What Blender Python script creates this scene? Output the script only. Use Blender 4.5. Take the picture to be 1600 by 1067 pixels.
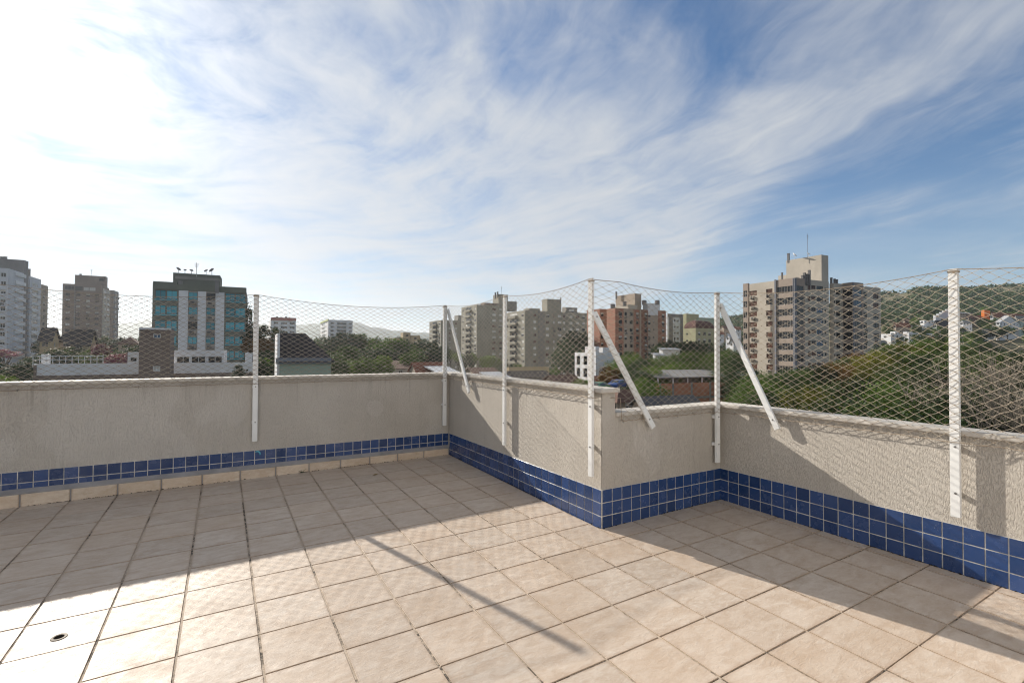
import bpy, bmesh, math, random
from mathutils import Vector, Matrix
random.seed(7)
rad = math.radians
for o in list(bpy.data.objects): bpy.data.objects.remove(o)
scene = bpy.context.scene
COL = scene.collection

# ------------------------------------------------------------------ camera
S = 0.34                                   # floor tile pitch in metres
FPX = 763.0                                # focal length in pixels of a 1600 px wide picture
YAW, PITCH, ROLL = 0.5338, 0.0164, 0.0037
CAM = Vector((0.0, 0.0, 1.44))
_F = Vector((math.sin(YAW)*math.cos(PITCH), math.cos(YAW)*math.cos(PITCH), math.sin(PITCH)))
_R0 = Vector((math.cos(YAW), -math.sin(YAW), 0)); _U0 = _R0.cross(_F)
RV = _R0*math.cos(ROLL) + _U0*math.sin(ROLL)
UV = _U0*math.cos(ROLL) - _R0*math.sin(ROLL)
FV = _F
cd = bpy.data.cameras.new('camera'); cam = bpy.data.objects.new('camera', cd); COL.objects.link(cam)
cd.sensor_width = 36; cd.lens = FPX/1600*36; cd.clip_start = 0.05; cd.clip_end = 30000
M = Matrix((RV, UV, -FV)).transposed().to_4x4(); M.translation = CAM
cam.matrix_world = M
scene.camera = cam

# ------------------------------------------------------------------ sky, sun, exposure
SUN_EL, SUN_AZ = rad(25.0), rad(-15.8)     # azimuth measured from +Y towards +X
SUND = Vector((math.sin(SUN_AZ)*math.cos(SUN_EL), math.cos(SUN_AZ)*math.cos(SUN_EL), math.sin(SUN_EL)))
SKY_STRENGTH = 0.061
scene.view_settings.view_transform = 'Standard'; scene.view_settings.look = 'None'
scene.view_settings.gamma = 1.0; scene.view_settings.use_curve_mapping = False
scene.view_settings.exposure = 0.71
scene.cycles.use_denoising = True; scene.cycles.filter_width = 1.15
scene.cycles.max_bounces = 6; scene.cycles.diffuse_bounces = 3; scene.cycles.glossy_bounces = 3
scene.cycles.transmission_bounces = 3; scene.cycles.volume_bounces = 1; scene.cycles.transparent_max_bounces = 6
scene.cycles.sample_clamp_indirect = 6.0

W = bpy.data.worlds.new('World'); scene.world = W; W.use_nodes = True
W.cycles.sampling_method = 'MANUAL'; W.cycles.sample_map_resolution = 512
class NT:
    """small helper to write node trees"""
    def __init__(s, tree): s.t = tree
    def n(s, kind, **kw):
        nd = s.t.nodes.new(kind)
        for k, v in kw.items(): setattr(nd, k, v)
        return nd
    def set(s, sock, v):
        if isinstance(v, bpy.types.NodeSocket): s.t.links.new(v, sock)
        elif v is not None:
            if hasattr(sock.default_value, '__len__') and not hasattr(v, '__len__'): v = [v]*len(sock.default_value)
            if hasattr(sock.default_value, '__len__') and len(sock.default_value) == 4 and len(v) == 3: v = tuple(v)+(1,)
            sock.default_value = v
    def math(s, op, a, b=None, c=None, clamp=False):
        nd = s.n('ShaderNodeMath', operation=op, use_clamp=clamp)
        s.set(nd.inputs[0], a)
        if b is not None: s.set(nd.inputs[1], b)
        if c is not None: s.set(nd.inputs[2], c)
        return nd.outputs[0]
    def vmath(s, op, a, b=None, out=0):
        nd = s.n('ShaderNodeVectorMath', operation=op)
        s.set(nd.inputs[0], a)
        if b is not None: s.set(nd.inputs[1], b)
        return nd.outputs[out]
    def mix(s, f, a, b, mode='MIX'):
        nd = s.n('ShaderNodeMix', data_type='RGBA', blend_type=mode)
        s.set(nd.inputs[0], f); s.set(nd.inputs[6], a); s.set(nd.inputs[7], b)
        return nd.outputs[2]
    def noise(s, vec, scale, detail=3, rough=0.55, dist=0.0, out=0):
        nd = s.n('ShaderNodeTexNoise')
        if vec is not None: s.set(nd.inputs['Vector'], vec)
        s.set(nd.inputs['Scale'], scale); s.set(nd.inputs['Detail'], detail); s.set(nd.inputs['Roughness'], rough); s.set(nd.inputs['Distortion'], dist)
        return nd.outputs[out]
    def ramp(s, f, stops):
        nd = s.n('ShaderNodeValToRGB'); cr = nd.color_ramp
        while len(cr.elements) < len(stops): cr.elements.new(0.5)
        for e, (p, c) in zip(cr.elements, stops):
            e.position = p; e.color = (c, c, c, 1) if not hasattr(c, '__len__') else tuple(c)+(1,)
        s.set(nd.inputs[0], f)
        return nd.outputs[0]
    def mapr(s, v, a, b, c=0.0, d=1.0, smooth=True):
        nd = s.n('ShaderNodeMapRange', interpolation_type='SMOOTHSTEP' if smooth else 'LINEAR')
        s.set(nd.inputs[0], v)
        for i, x in enumerate((a, b, c, d)): nd.inputs[i+1].default_value = x
        return nd.outputs[0]

wt = W.node_tree; wt.nodes.clear(); g = NT(wt)
sky = g.n('ShaderNodeTexSky', sky_type='NISHITA', sun_disc=False)
sky.sun_elevation = SUN_EL; sky.sun_rotation = SUN_AZ
sky.altitude = 50; sky.air_density = 1.0; sky.dust_density = 0.05; sky.ozone_density = 4.0
tc = g.n('ShaderNodeTexCoord'); dirv = tc.outputs['Generated']
sep = g.n('ShaderNodeSeparateXYZ'); g.set(sep.inputs[0], dirv)
dz = g.math('ADD', g.math('MAXIMUM', sep.outputs[2], 0.0), 0.12)
uu = g.math('DIVIDE', g.vmath('DOT_PRODUCT', dirv, (math.cos(YAW), -math.sin(YAW), 0), out=1), dz)
vv = g.math('DIVIDE', g.vmath('DOT_PRODUCT', dirv, (math.sin(YAW), math.cos(YAW), 0), out=1), dz)
cmb = g.n('ShaderNodeCombineXYZ'); g.set(cmb.inputs[0], uu); g.set(cmb.inputs[1], vv)
cuv = cmb.outputs[0]
warp = g.noise(cuv, 0.9, 3, 0.55, out=1)
wuv = g.vmath('ADD', cuv, g.vmath('MULTIPLY', g.vmath('SUBTRACT', warp, (0.5, 0.5, 0.5)), (0.55, 0.55, 0)))
# fibres lie on wide arcs
rel = g.vmath('SUBTRACT', wuv, (-1.2, 1.0, 0))
rl = g.vmath('LENGTH', rel, out=1)
sr = g.n('ShaderNodeSeparateXYZ'); g.set(sr.inputs[0], rel)
ang = g.math('ARCTAN2', sr.outputs[0], sr.outputs[1])
arc = g.n('ShaderNodeCombineXYZ'); g.set(arc.inputs[0], g.math('MULTIPLY', rl, 4.2)); g.set(arc.inputs[1], g.math('MULTIPLY', ang, 2.2))
def nrm(x, k): return g.math('MULTIPLY', g.math('SUBTRACT', x, 0.5), k)
fib = g.noise(arc.outputs[0], 1.0, 7, 0.58, 0.5)
arc2 = g.n('ShaderNodeCombineXYZ'); g.set(arc2.inputs[0], g.math('MULTIPLY', rl, 11.0)); g.set(arc2.inputs[1], g.math('MULTIPLY', ang, 2.6)); arc2.inputs[2].default_value = 4.0
fib2 = g.noise(arc2.outputs[0], 1.0, 6, 0.6, 0.8)
puff = g.noise(wuv, 1.25, 6, 0.57, 0.4)
wisp = g.noise(g.vmath('MULTIPLY', wuv, (1.0, 0.5, 1)), 4.2, 7, 0.62, 0.9)
# where the sheet of cirrus lies
edge = g.mapr(g.math('ADD', uu, nrm(puff, 1.1)), 1.02, 1.42, 1.0, 0.0)
hu = g.math('DIVIDE', g.math('SUBTRACT', uu, 0.34), 0.70); hv = g.math('DIVIDE', g.math('SUBTRACT', vv, 1.24), 0.40)
hole = g.mapr(g.math('SQRT', g.math('ADD', g.math('MULTIPLY', hu, hu), g.math('MULTIPLY', hv, hv))), 0.35, 1.25, 1.0, 0.0)
left = g.mapr(uu, -0.9, 0.6, 1.0, 0.0)
cov = g.math('SUBTRACT', g.math('ADD', g.math('ADD', 0.05, g.math('MULTIPLY', edge, 0.58)), g.math('MULTIPLY', left, 0.03)), g.math('MULTIPLY', hole, 0.34))
dens = g.math('ADD', g.math('ADD', nrm(fib, 1.10), nrm(puff, 1.25)), g.math('ADD', nrm(wisp, 0.40), nrm(fib2, 0.32)))
alpha = g.mapr(g.math('ADD', dens, cov), -0.12, 1.0, 0.07, 0.93)
vs = g.n('ShaderNodeCombineXYZ'); g.set(vs.inputs[0], g.math('MULTIPLY', uu, 0.5)); g.set(vs.inputs[1], g.math('MULTIPLY', vv, 1.6))
bands = g.noise(vs.outputs[0], 1.0, 6, 0.55, 0.4)
far_veil = g.math('MULTIPLY', g.mapr(sep.outputs[2], 0.0, 0.40, 0.66, 0.0), g.mapr(bands, 0.3, 0.7, 0.55, 1.0))
cosg = g.vmath('DOT_PRODUCT', dirv, tuple(SUND), out=1)
G_ = 0.80
hg = g.math('POWER', g.math('SUBTRACT', 1+G_*G_, g.math('MULTIPLY', cosg, 2*G_)), -1.5)
clum = g.math('ADD', 6.7, g.math('MULTIPLY', hg, 0.085))
ccol = g.vmath('SCALE', (0.96, 0.985, 1.015)); wt.links.new(clum, ccol.node.inputs['Scale'])
hcol = g.vmath('SCALE', (0.78, 0.90, 1.03)); wt.links.new(clum, hcol.node.inputs['Scale'])
hs = g.n('ShaderNodeHueSaturation'); hs.inputs['Saturation'].default_value = 1.28; hs.inputs['Value'].default_value = 1.05; g.set(hs.inputs['Color'], sky.outputs[0])
skyc = g.mix(far_veil, hs.outputs[0], hcol)
skyc = g.mix(alpha, skyc, ccol)
bg = g.n('ShaderNodeBackground'); g.set(bg.inputs[0], skyc); bg.inputs[1].default_value = SKY_STRENGTH
wo = g.n('ShaderNodeOutputWorld'); wt.links.new(bg.outputs[0], wo.inputs[0])

sl = bpy.data.lights.new('sun', 'SUN'); sl.energy = 5.0; sl.angle = rad(0.53); sl.color = (1.0, 0.93, 0.82)
sun = bpy.data.objects.new('sun', sl); COL.objects.link(sun)
sun.rotation_euler = (-SUND).to_track_quat('-Z', 'Y').to_euler()

# ------------------------------------------------------------------ materials
MATS = {}
def mat(name, col, rough=0.8, var=0.0, vscale=3.0, bump=0.0, bscale=40.0, spec=0.3, metal=0.0, coord='Object', rnd=0.0, dirt=0.0, stretch=None):
    """plain procedural material: base colour, soft mottling, fine relief, per-object variation"""
    if name in MATS: return MATS[name]
    m = bpy.data.materials.new(name); m.use_nodes = True; t = NT(m.node_tree)
    b = m.node_tree.nodes['Principled BSDF']
    c = col
    co = t.n('ShaderNodeTexCoord').outputs[coord]
    if stretch: co = t.vmath('MULTIPLY', co, stretch)
    if var > 0:
        nz = t.noise(co, vscale, 5, 0.6)
        c = t.mix(t.ramp(nz, [(0.3, 0.0), (0.7, 1.0)]), tuple(x*(1-var) for x in col), tuple(min(1, x*(1+var*0.7)) for x in col))
    if dirt > 0:
        nd = t.noise(t.vmath('MULTIPLY', co, (1, 1, 0.25)), vscale*2.3, 6, 0.7)
        c = t.mix(t.math('MULTIPLY', t.ramp(nd, [(0.52, 0.0), (0.75, 1.0)]), dirt), c, tuple(x*0.45 for x in col))
    if rnd > 0:
        oi = t.n('ShaderNodeObjectInfo').outputs['Random']
        f = t.mapr(oi, 0, 1, 1-rnd, 1+rnd, smooth=False)
        sc = t.n('ShaderNodeVectorMath', operation='SCALE')
        t.set(sc.inputs[0], c); t.set(sc.inputs['Scale'], f); c = sc.outputs[0]
    t.set(b.inputs['Base Color'], c)
    b.inputs['Roughness'].default_value = rough; b.inputs['Specular IOR Level'].default_value = spec; b.inputs['Metallic'].default_value = metal
    if bump > 0:
        bn = t.n('ShaderNodeBump'); bn.inputs['Distance'].default_value = bump; bn.inputs['Strength'].default_value = 1.0
        t.set(bn.inputs['Height'], t.noise(co, bscale, 5, 0.6)); t.set(b.inputs['Normal'], bn.outputs[0])
    MATS[name] = m
    return m

def stucco_material():
    m = bpy.data.materials.new('raked_stucco'); m.use_nodes = True; t = NT(m.node_tree); b = m.node_tree.nodes['Principled BSDF']
    ob = t.n('ShaderNodeTexCoord').outputs['Object']
    wr = t.noise(ob, 30, 2, 0.5, out=1)
    wv = t.vmath('ADD', ob, t.vmath('MULTIPLY', t.vmath('SUBTRACT', wr, (0.5, 0.5, 0.5)), (0.02, 0.02, 0.02)))
    rake = t.noise(t.vmath('MULTIPLY', wv, (1, 1, 0.30)), 145, 3, 0.55)
    rk = t.ramp(rake, [(0.36, 0.0), (0.52, 1.0)])
    grain = t.noise(ob, 260, 3, 0.6)
    h = t.math('ADD', t.math('MULTIPLY', rk, 1.0), t.math('MULTIPLY', grain, 0.35))
    bn = t.n('ShaderNodeBump'); bn.inputs['Distance'].default_value = 0.0030; bn.inputs['Strength'].default_value = 1.0
    t.set(bn.inputs['Height'], h); t.set(b.inputs['Normal'], bn.outputs[0])
    big = t.noise(ob, 1.4, 5, 0.6)
    c = t.mix(t.ramp(big, [(0.3, 0), (0.7, 1)]), (0.445, 0.405, 0.356), (0.520, 0.480, 0.428))
    drip = t.noise(t.vmath('MULTIPLY', ob, (1, 1, 0.12)), 9, 5, 0.65)
    c = t.mix(t.math('MULTIPLY', t.ramp(drip, [(0.55, 0), (0.8, 1)]), 0.30), c, (0.31, 0.275, 0.24))
    c = t.mix(t.math('MULTIPLY', t.ramp(t.noise(t.vmath('MULTIPLY', ob, (1, 1, 0.8)), 1.1, 2, 0.4), [(0.60, 0), (0.612, 1)]), 0.35), c, (0.58, 0.545, 0.50))
    c = t.mix(t.math('MULTIPLY', t.math('SUBTRACT', 1.0, rk), 0.16), c, (0.31, 0.275, 0.24))
    sz = t.n('ShaderNodeSeparateXYZ'); t.set(sz.inputs[0], ob)
    run = t.ramp(t.noise(t.vmath('MULTIPLY', ob, (1, 1, 0.035)), 26, 4, 0.6), [(0.56, 0), (0.70, 1)])
    fade = t.mapr(t.math('ADD', sz.outputs[2], t.math('MULTIPLY', t.noise(t.vmath('MULTIPLY', ob, (1, 1, 0.1)), 7, 2, 0.5), 0.5)), 0.95, 1.35)
    c = t.mix(t.math('MULTIPLY', t.math('MULTIPLY', run, fade), 0.42), c, (0.22, 0.195, 0.165))
    t.set(b.inputs['Base Color'], c); b.inputs['Roughness'].default_value = 0.85; b.inputs['Specular IOR Level'].default_value = 0.2
    return m
def floor_tile_material(name, tint=(1, 1, 1)):
    m = bpy.data.materials.new(name); m.use_nodes = True; t = NT(m.node_tree); b = m.node_tree.nodes['Principled BSDF']
    ob = t.n('ShaderNodeTexCoord').outputs['Object']
    rn = t.n('ShaderNodeObjectInfo').outputs['Random']
    off = t.n('ShaderNodeCombineXYZ'); t.set(off.inputs[0], t.math('MULTIPLY', rn, 37.0)); t.set(off.inputs[1], t.math('MULTIPLY', rn, 91.0))
    wc = t.n('ShaderNodeNewGeometry').outputs['Position']
    v = t.vmath('ADD', ob, off.outputs[0])
    wv = t.vmath('MULTIPLY', v, (1.0, 2.2, 1.0))
    n1 = t.noise(wv, 6.5, 7, 0.62, 0.7); n2 = t.noise(wv, 17, 6, 0.7, 0.9); n3 = t.noise(wv, 55, 6, 0.72, 0.6)
    c = t.mix(t.ramp(n1, [(0.38, 0), (0.62, 1)]), (0.535, 0.425, 0.335), (0.660, 0.560, 0.470))
    c = t.mix(t.math('MULTIPLY', t.ramp(n2, [(0.50, 0), (0.66, 1)]), 0.55), c, (0.72, 0.655, 0.58))
    c = t.mix(t.math('MULTIPLY', t.ramp(n2, [(0.28, 1), (0.42, 0)]), 0.40), c, (0.46, 0.345, 0.255))
    dirt = t.noise(wc, 2.1, 6, 0.65)
    c = t.mix(t.math('MULTIPLY', t.ramp(dirt, [(0.5, 0), (0.75, 1)]), 0.60), c, (0.47, 0.34, 0.235))
    so = t.n('ShaderNodeSeparateXYZ'); t.set(so.inputs[0], ob)
    ex = t.math('DIVIDE', t.math('ABSOLUTE', so.outputs[0]), 0.1645); ey = t.math('DIVIDE', t.math('ABSOLUTE', so.outputs[1]), 0.1660)
    rim = t.mapr(t.math('ADD', t.math('MAXIMUM', ex, ey), t.math('MULTIPLY', t.math('SUBTRACT', t.noise(wc, 16, 4, 0.65), 0.5), 0.22)), 0.90, 1.03, 0.0, 0.55)
    c = t.mix(t.math('MULTIPLY', t.ramp(n3, [(0.56, 0), (0.70, 1)]), 0.40), c, (0.76, 0.68, 0.59))
    c = t.mix(t.math('MULTIPLY', t.ramp(n3, [(0.30, 1), (0.42, 0)]), 0.35), c, (0.42, 0.30, 0.21))
    c = t.mix(rim, c, (0.40, 0.285, 0.195))
    specks = t.noise(wc, 95, 2, 0.5)
    c = t.mix(t.math('MULTIPLY', t.ramp(specks, [(0.73, 0), (0.76, 1)]), 0.5), c, (0.2, 0.15, 0.11))
    c = t.mix(t.math('MULTIPLY', t.math('FRACT', t.math('MULTIPLY', rn, 17.3)), 0.30), c, (0.63, 0.475, 0.35))
    f = t.mapr(rn, 0, 1, 0.94, 1.05, smooth=False)
    sc = t.n('ShaderNodeVectorMath', operation='SCALE'); t.set(sc.inputs[0], c); t.set(sc.inputs['Scale'], f)
    c = t.vmath('MULTIPLY', sc.outputs[0], tuple(0.75*x for x in tint))
    t.set(b.inputs['Base Color'], c)
    t.set(b.inputs['Roughness'], t.mapr(t.noise(wc, 5, 5, 0.65), 0.3, 0.7, 0.42, 0.63, smooth=False))
    b.inputs['Specular IOR Level'].default_value = 0.33
    bn = t.n('ShaderNodeBump'); bn.inputs['Distance'].default_value = 0.0030; bn.inputs['Strength'].default_value = 1.0
    t.set(bn.inputs['Height'], t.math('ADD', t.math('MULTIPLY', n2, 0.8), t.math('MULTIPLY', n3, 0.35)))
    t.set(b.inputs['Normal'], bn.outputs[0])
    return m
def grout_material():
    m = bpy.data.materials.new('floor_grout'); m.use_nodes = True; t = NT(m.node_tree); b = m.node_tree.nodes['Principled BSDF']
    p = t.n('ShaderNodeNewGeometry').outputs['Position']
    c = t.mix(t.noise(p, 14, 4, 0.6), (0.52, 0.435, 0.35), (0.29, 0.225, 0.165))
    mil = t.ramp(t.noise(p, 1.7, 6, 0.7, 0.6), [(0.49, 0), (0.57, 1)])
    mil2 = t.ramp(t.noise(p, 45, 4, 0.7), [(0.40, 0), (0.55, 1)])
    c = t.mix(t.math('MULTIPLY', t.math('MULTIPLY', mil, mil2), 0.92), c, (0.02, 0.017, 0.013))
    t.set(b.inputs['Base Color'], c); b.inputs['Roughness'].default_value = 0.9
    bn = t.n('ShaderNodeBump'); bn.inputs['Distance'].default_value = 0.003
    t.set(bn.inputs['Height'], t.noise(p, 120, 4, 0.65)); t.set(b.inputs['Normal'], bn.outputs[0])
    return m
def blue_tile_material():
    m = bpy.data.materials.new('glazed_blue_tile'); m.use_nodes = True; t = NT(m.node_tree); b = m.node_tree.nodes['Principled BSDF']
    p = t.n('ShaderNodeNewGeometry').outputs['Position']; rn = t.n('ShaderNodeObjectInfo').outputs['Random']
    c = t.mix(rn, (0.011, 0.034, 0.110), (0.028, 0.064, 0.185))
    c = t.mix(t.math('MULTIPLY', t.ramp(t.noise(p, 11, 5, 0.6), [(0.4, 0), (0.75, 1)]), 0.22), c, (0.045, 0.075, 0.15))
    # mineral bloom and lime specks
    c = t.mix(t.math('MULTIPLY', t.ramp(t.noise(p, 160, 3, 0.6), [(0.68, 0), (0.72, 1)]), t.ramp(t.noise(p, 4, 4, 0.6), [(0.50, 0), (0.62, 0.8)])), c, (0.42, 0.44, 0.46))
    t.set(b.inputs['Base Color'], c)
    t.set(b.inputs['Roughness'], t.mapr(t.noise(p, 9, 5, 0.6), 0.3, 0.7, 0.08, 0.36, smooth=False))
    b.inputs['Specular IOR Level'].default_value = 0.6
    bn = t.n('ShaderNodeBump'); bn.inputs['Distance'].default_value = 0.0012
    t.set(bn.inputs['Height'], t.noise(p, 22, 3, 0.5)); t.set(b.inputs['Normal'], bn.outputs[0])
    return m
def leaf_material(name, c1, c2, trans=0.35):
    m = bpy.data.materials.new(name); m.use_nodes = True; t = NT(m.node_tree); b = m.node_tree.nodes['Principled BSDF']
    ri = t.n('ShaderNodeNewGeometry').outputs['Random Per Island']; rn = t.n('ShaderNodeObjectInfo').outputs['Random']
    ob = t.n('ShaderNodeTexCoord').outputs['Object']
    c = t.mix(ri, c1, c2)
    c = t.mix(t.math('MULTIPLY', t.ramp(t.noise(ob, 0.55, 4, 0.6), [(0.35, 0), (0.7, 1)]), 0.6), c, tuple(x*0.55 for x in c1))
    f = t.mapr(rn, 0, 1, 0.62, 1.40, smooth=False)
    sc = t.n('ShaderNodeVectorMath', operation='SCALE'); t.set(sc.inputs[0], c); t.set(sc.inputs['Scale'], f); c = sc.outputs[0]
    t.set(b.inputs['Base Color'], c); b.inputs['Roughness'].default_value = 0.6; b.inputs['Specular IOR Level'].default_value = 0.25
    tr = t.n('ShaderNodeBsdfTranslucent'); t.set(tr.inputs[0], t.mix(1.0, c, (1.25, 1.3, 0.6), 'MULTIPLY'))
    mx = t.n('ShaderNodeMixShader'); mx.inputs[0].default_value = trans
    m.node_tree.links.new(b.outputs[0], mx.inputs[1]); m.node_tree.links.new(tr.outputs[0], mx.inputs[2])
    m.node_tree.links.new(mx.outputs[0], m.node_tree.nodes['Material Output'].inputs[0])
    MATS[name] = m
    return m
def glass_mat(name, col, rough=0.06):
    m = mat(name, col, rough, spec=0.28, rnd=0.35); return m

STUCCO = stucco_material(); FTILE = floor_tile_material('stone_look_tile'); GROUT = grout_material(); BLUE = blue_tile_material()
SKIRT = floor_tile_material('skirting_tile_face', (1.22, 1.20, 1.14))
BGROUT = mat('pale_tile_grout', (0.60, 0.57, 0.52), 0.9, 0.35, 14, 0.001, 90, dirt=0.7)
COPING = mat('weathered_coping_stone', (0.53, 0.495, 0.45), 0.75, 0.28, 5, 0.0015, 70, dirt=0.75)
CEMENT = mat('grey_cement_ledge', (0.27, 0.255, 0.25), 0.8, 0.2, 8, 0.001, 80)
WHITEAL = mat('white_painted_aluminium', (0.74, 0.74, 0.73), 0.40, 0.07, 5, 0.0003, 60, spec=0.5, dirt=0.30)
STEEL = mat('zinc_bolt', (0.30, 0.29, 0.28), 0.4, metal=1.0)
NYLON = mat('beige_nylon_cord', (0.37, 0.315, 0.245), 0.75, 0.15, 30)
ROPE = mat('brown_edge_rope', (0.30, 0.24, 0.18), 0.8, 0.2, 30)
BLACKHOLE = mat('dark_drain_hole', (0.010, 0.009, 0.008), 1.0, spec=0.0)
BRASS = mat('dull_drain_ring', (0.24, 0.20, 0.16), 0.7, 0.4, 60)

# ------------------------------------------------------------------ building helpers
def new_mesh(name, verts, faces, mats, fmat=None, smooth=False):
    me = bpy.data.meshes.new(name); me.from_pydata([tuple(v) for v in verts], [], faces)
    for m in mats: me.materials.append(m)
    if fmat: me.polygons.foreach_set('material_index', fmat)
    if smooth: me.polygons.foreach_set('use_smooth', [True]*len(me.polygons))
    me.update(); return me
def link(name, me, parent=None, loc=(0, 0, 0), rot=(0, 0, 0), scale=(1, 1, 1)):
    o = bpy.data.objects.new(name, me); COL.objects.link(o)
    o.location = loc; o.rotation_euler = rot; o.scale = scale
    if parent: o.parent = parent
    return o
def tag(o, label=None, cat=None, group=None, kind=None):
    if label: o['label'] = label
    if cat: o['category'] = cat
    if group: o['group'] = group
    if kind: o['kind'] = kind
    return o
def thing(name, label, cat, loc=(0, 0, 0), rotz=0.0, group=None):
    o = bpy.data.objects.new(name, None); COL.objects.link(o); o.empty_display_size = 0.2
    o.location = loc; o.rotation_euler = (0, 0, rotz)
    return tag(o, label, cat, group)
class MB:
    """collects geometry with material slots, then becomes ONE mesh"""
    def __init__(s): s.v = []; s.f = []; s.m = []
    def quad(s, a, b, c, d, m=0):
        i = len(s.v); s.v += [a, b, c, d]; s.f.append((i, i+1, i+2, i+3)); s.m.append(m)
    def poly(s, pts, m=0):
        i = len(s.v); s.v += list(pts); s.f.append(tuple(range(i, i+len(pts)))); s.m.append(m)
    def box(s, x0, x1, y0, y1, z0, z1, m=0):
        i = len(s.v)
        s.v += [(x0, y0, z0), (x1, y0, z0), (x1, y1, z0), (x0, y1, z0), (x0, y0, z1), (x1, y0, z1), (x1, y1, z1), (x0, y1, z1)]
        for q in ((0, 3, 2, 1), (4, 5, 6, 7), (0, 1, 5, 4), (1, 2, 6, 5), (2, 3, 7, 6), (3, 0, 4, 7)):
            s.f.append(tuple(i+k for k in q)); s.m.append(m)
    def obox(s, o, e, n, w, dpt, z0, z1, m=0):
        """box on an oriented base: origin o, along e for w, along n for dpt"""
        i = len(s.v); o = Vector((o[0], o[1], 0)); e = Vector((e[0], e[1], 0)); n = Vector((n[0], n[1], 0))
        base = [o, o+e*w, o+e*w+n*dpt, o+n*dpt]
        if e.cross(n).z < 0: base = [base[0], base[3], base[2], base[1]]
        s.v += [(p.x, p.y, z0) for p in base] + [(p.x, p.y, z1) for p in base]
        for q in ((0, 3, 2, 1), (4, 5, 6, 7), (0, 1, 5, 4), (1, 2, 6, 5), (2, 3, 7, 6), (3, 0, 4, 7)):
            s.f.append(tuple(i+k for k in q)); s.m.append(m)
    def tube(s, pts, rads, sides=4, m=0, cap=True):
        pts = [Vector(p) for p in pts]; n = len(pts)
        if not hasattr(rads, '__len__'): rads = [rads]*n
        base = len(s.v); ref = None
        for k in range(n):
            t = (pts[min(k+1, n-1)]-pts[max(k-1, 0)])
            t = t.normalized() if t.length > 1e-9 else Vector((0, 0, 1))
            if ref is None: ref = Vector((0, 0, 1)) if abs(t.z) < 0.9 else Vector((1, 0, 0))
            a = t.cross(ref).normalized(); b = t.cross(a)
            for q in range(sides):
                w = 2*math.pi*q/sides; p = pts[k]+(a*math.cos(w)+b*math.sin(w))*rads[k]; s.v.append((p.x, p.y, p.z))
        for k in range(n-1):
            for q in range(sides):
                i0 = base+k*sides+q; i1 = base+k*sides+(q+1) % sides
                s.f.append((i0, i1, i1+sides, i0+sides)); s.m.append(m)
        if cap:
            s.f.append(tuple(base+q for q in range(sides))); s.m.append(m)
            s.f.append(tuple(base+(n-1)*sides+q for q in reversed(range(sides)))); s.m.append(m)
    def shift(s, d): s.v = [(v[0]-d[0], v[1]-d[1], v[2]-d[2]) for v in s.v]
    def build(s, name, mats, parent=None, loc=(0, 0, 0), origin=None, smooth=False, rot=(0, 0, 0)):
        if origin is not None: s.shift(origin); loc = origin if parent is None else (origin[0]-parent.location.x, origin[1]-parent.location.y, origin[2]-parent.location.z)
        if not isinstance(mats, (list, tuple)): mats = [mats]
        return link(name, new_mesh(name, s.v, s.f, mats, s.m, smooth), parent, loc, rot)
def at(px, py, d):
    """world point that is d metres ahead of the lens plane, seen at a place of the 1600 px picture"""
    return CAM + FV*d + RV*((px-800)/FPX*d) + UV*((533.5-py)/FPX*d)
def pix(p):
    q = Vector(p)-CAM; d = q.dot(FV)
    if d <= 0.05: return None
    return 800+FPX*q.dot(RV)/d, 533.5-FPX*q.dot(UV)/d, d

# ------------------------------------------------------------------ ground and hills
GZ = -14.0
def lerp_tab(tab, x):
    if x <= tab[0][0]: return tab[0][1]
    for (a, va), (b, vb) in zip(tab, tab[1:]):
        if x <= b: return va+(vb-va)*(x-a)/(b-a)
    return tab[-1][1]
GROUND = mat('town_ground', (0.085, 0.085, 0.06), 0.95, 0.45, 0.03)
mb = MB(); n = 24; ext = 6500
for i in range(n):
    for j in range(n):
        x0 = -ext+2*ext*i/n; x1 = -ext+2*ext*(i+1)/n; y0 = -ext+2*ext*j/n; y1 = -ext+2*ext*(j+1)/n
        mb.quad((x0, y0, GZ), (x1, y0, GZ), (x1, y1, GZ), (x0, y1, GZ))
tag(mb.build('ground', GROUND), kind='structure')

HILL = mat('hillside_grass', (0.115, 0.105, 0.055), 0.95, 0.4, 0.02, coord='Object')
CREST_R = [(900, 535), (1000, 520), (1050, 512), (1115, 505), (1160, 498), (1250, 485), (1340, 466), (1376, 458), (1412, 458), (1432, 451), (1480, 449), (1530, 448), (1600, 446), (1750, 440), (1950, 446), (2200, 480), (2500, 540)]
PROF = [(150, 0.0), (200, 0.075), (260, 0.17), (350, 0.30), (450, 0.46), (560, 0.70), (640, 0.90), (700, 1.0), (780, 0.97), (1000, 0.5), (1400, 0.0)]
def hillz(px, d):
    crest = (548.5-lerp_tab(CREST_R, px))/FPX*700*0.965
    return GZ+max(0.0, crest+16)*lerp_tab(PROF, d)
def hill_pt(px, d):
    p = at(px, 533.5, d); p.z = hillz(px, d); return p
def hill_mesh(name, pxs, ds, zf, m):
    v = []; f = []
    for d in ds:
        for px in pxs:
            p = at(px, 533.5, d); v.append((p.x, p.y, zf(px, d)))
    w = len(pxs)
    for j in range(len(ds)-1):
        for i in range(w-1): f.append((j*w+i, j*w+i+1, (j+1)*w+i+1, (j+1)*w+i))
    o = link(name, new_mesh(name, v, f, [m], smooth=True)); return tag(o, kind='structure')
rh = random.Random(3)
def bumpy(px, d): return hillz(px, d) + (3.0*math.sin(px*0.021+d*0.013)*math.sin(d*0.017+px*0.007) if d > 330 else 0.0) - (0.3 if d <= 150 else 0)
hill_mesh('hill', [900+20*i for i in range(81)], [150, 175, 200, 230, 260, 300, 350, 400, 450, 500, 560, 600, 640, 670, 700, 740, 780, 900, 1000, 1200, 1400], bumpy, HILL)
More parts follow.
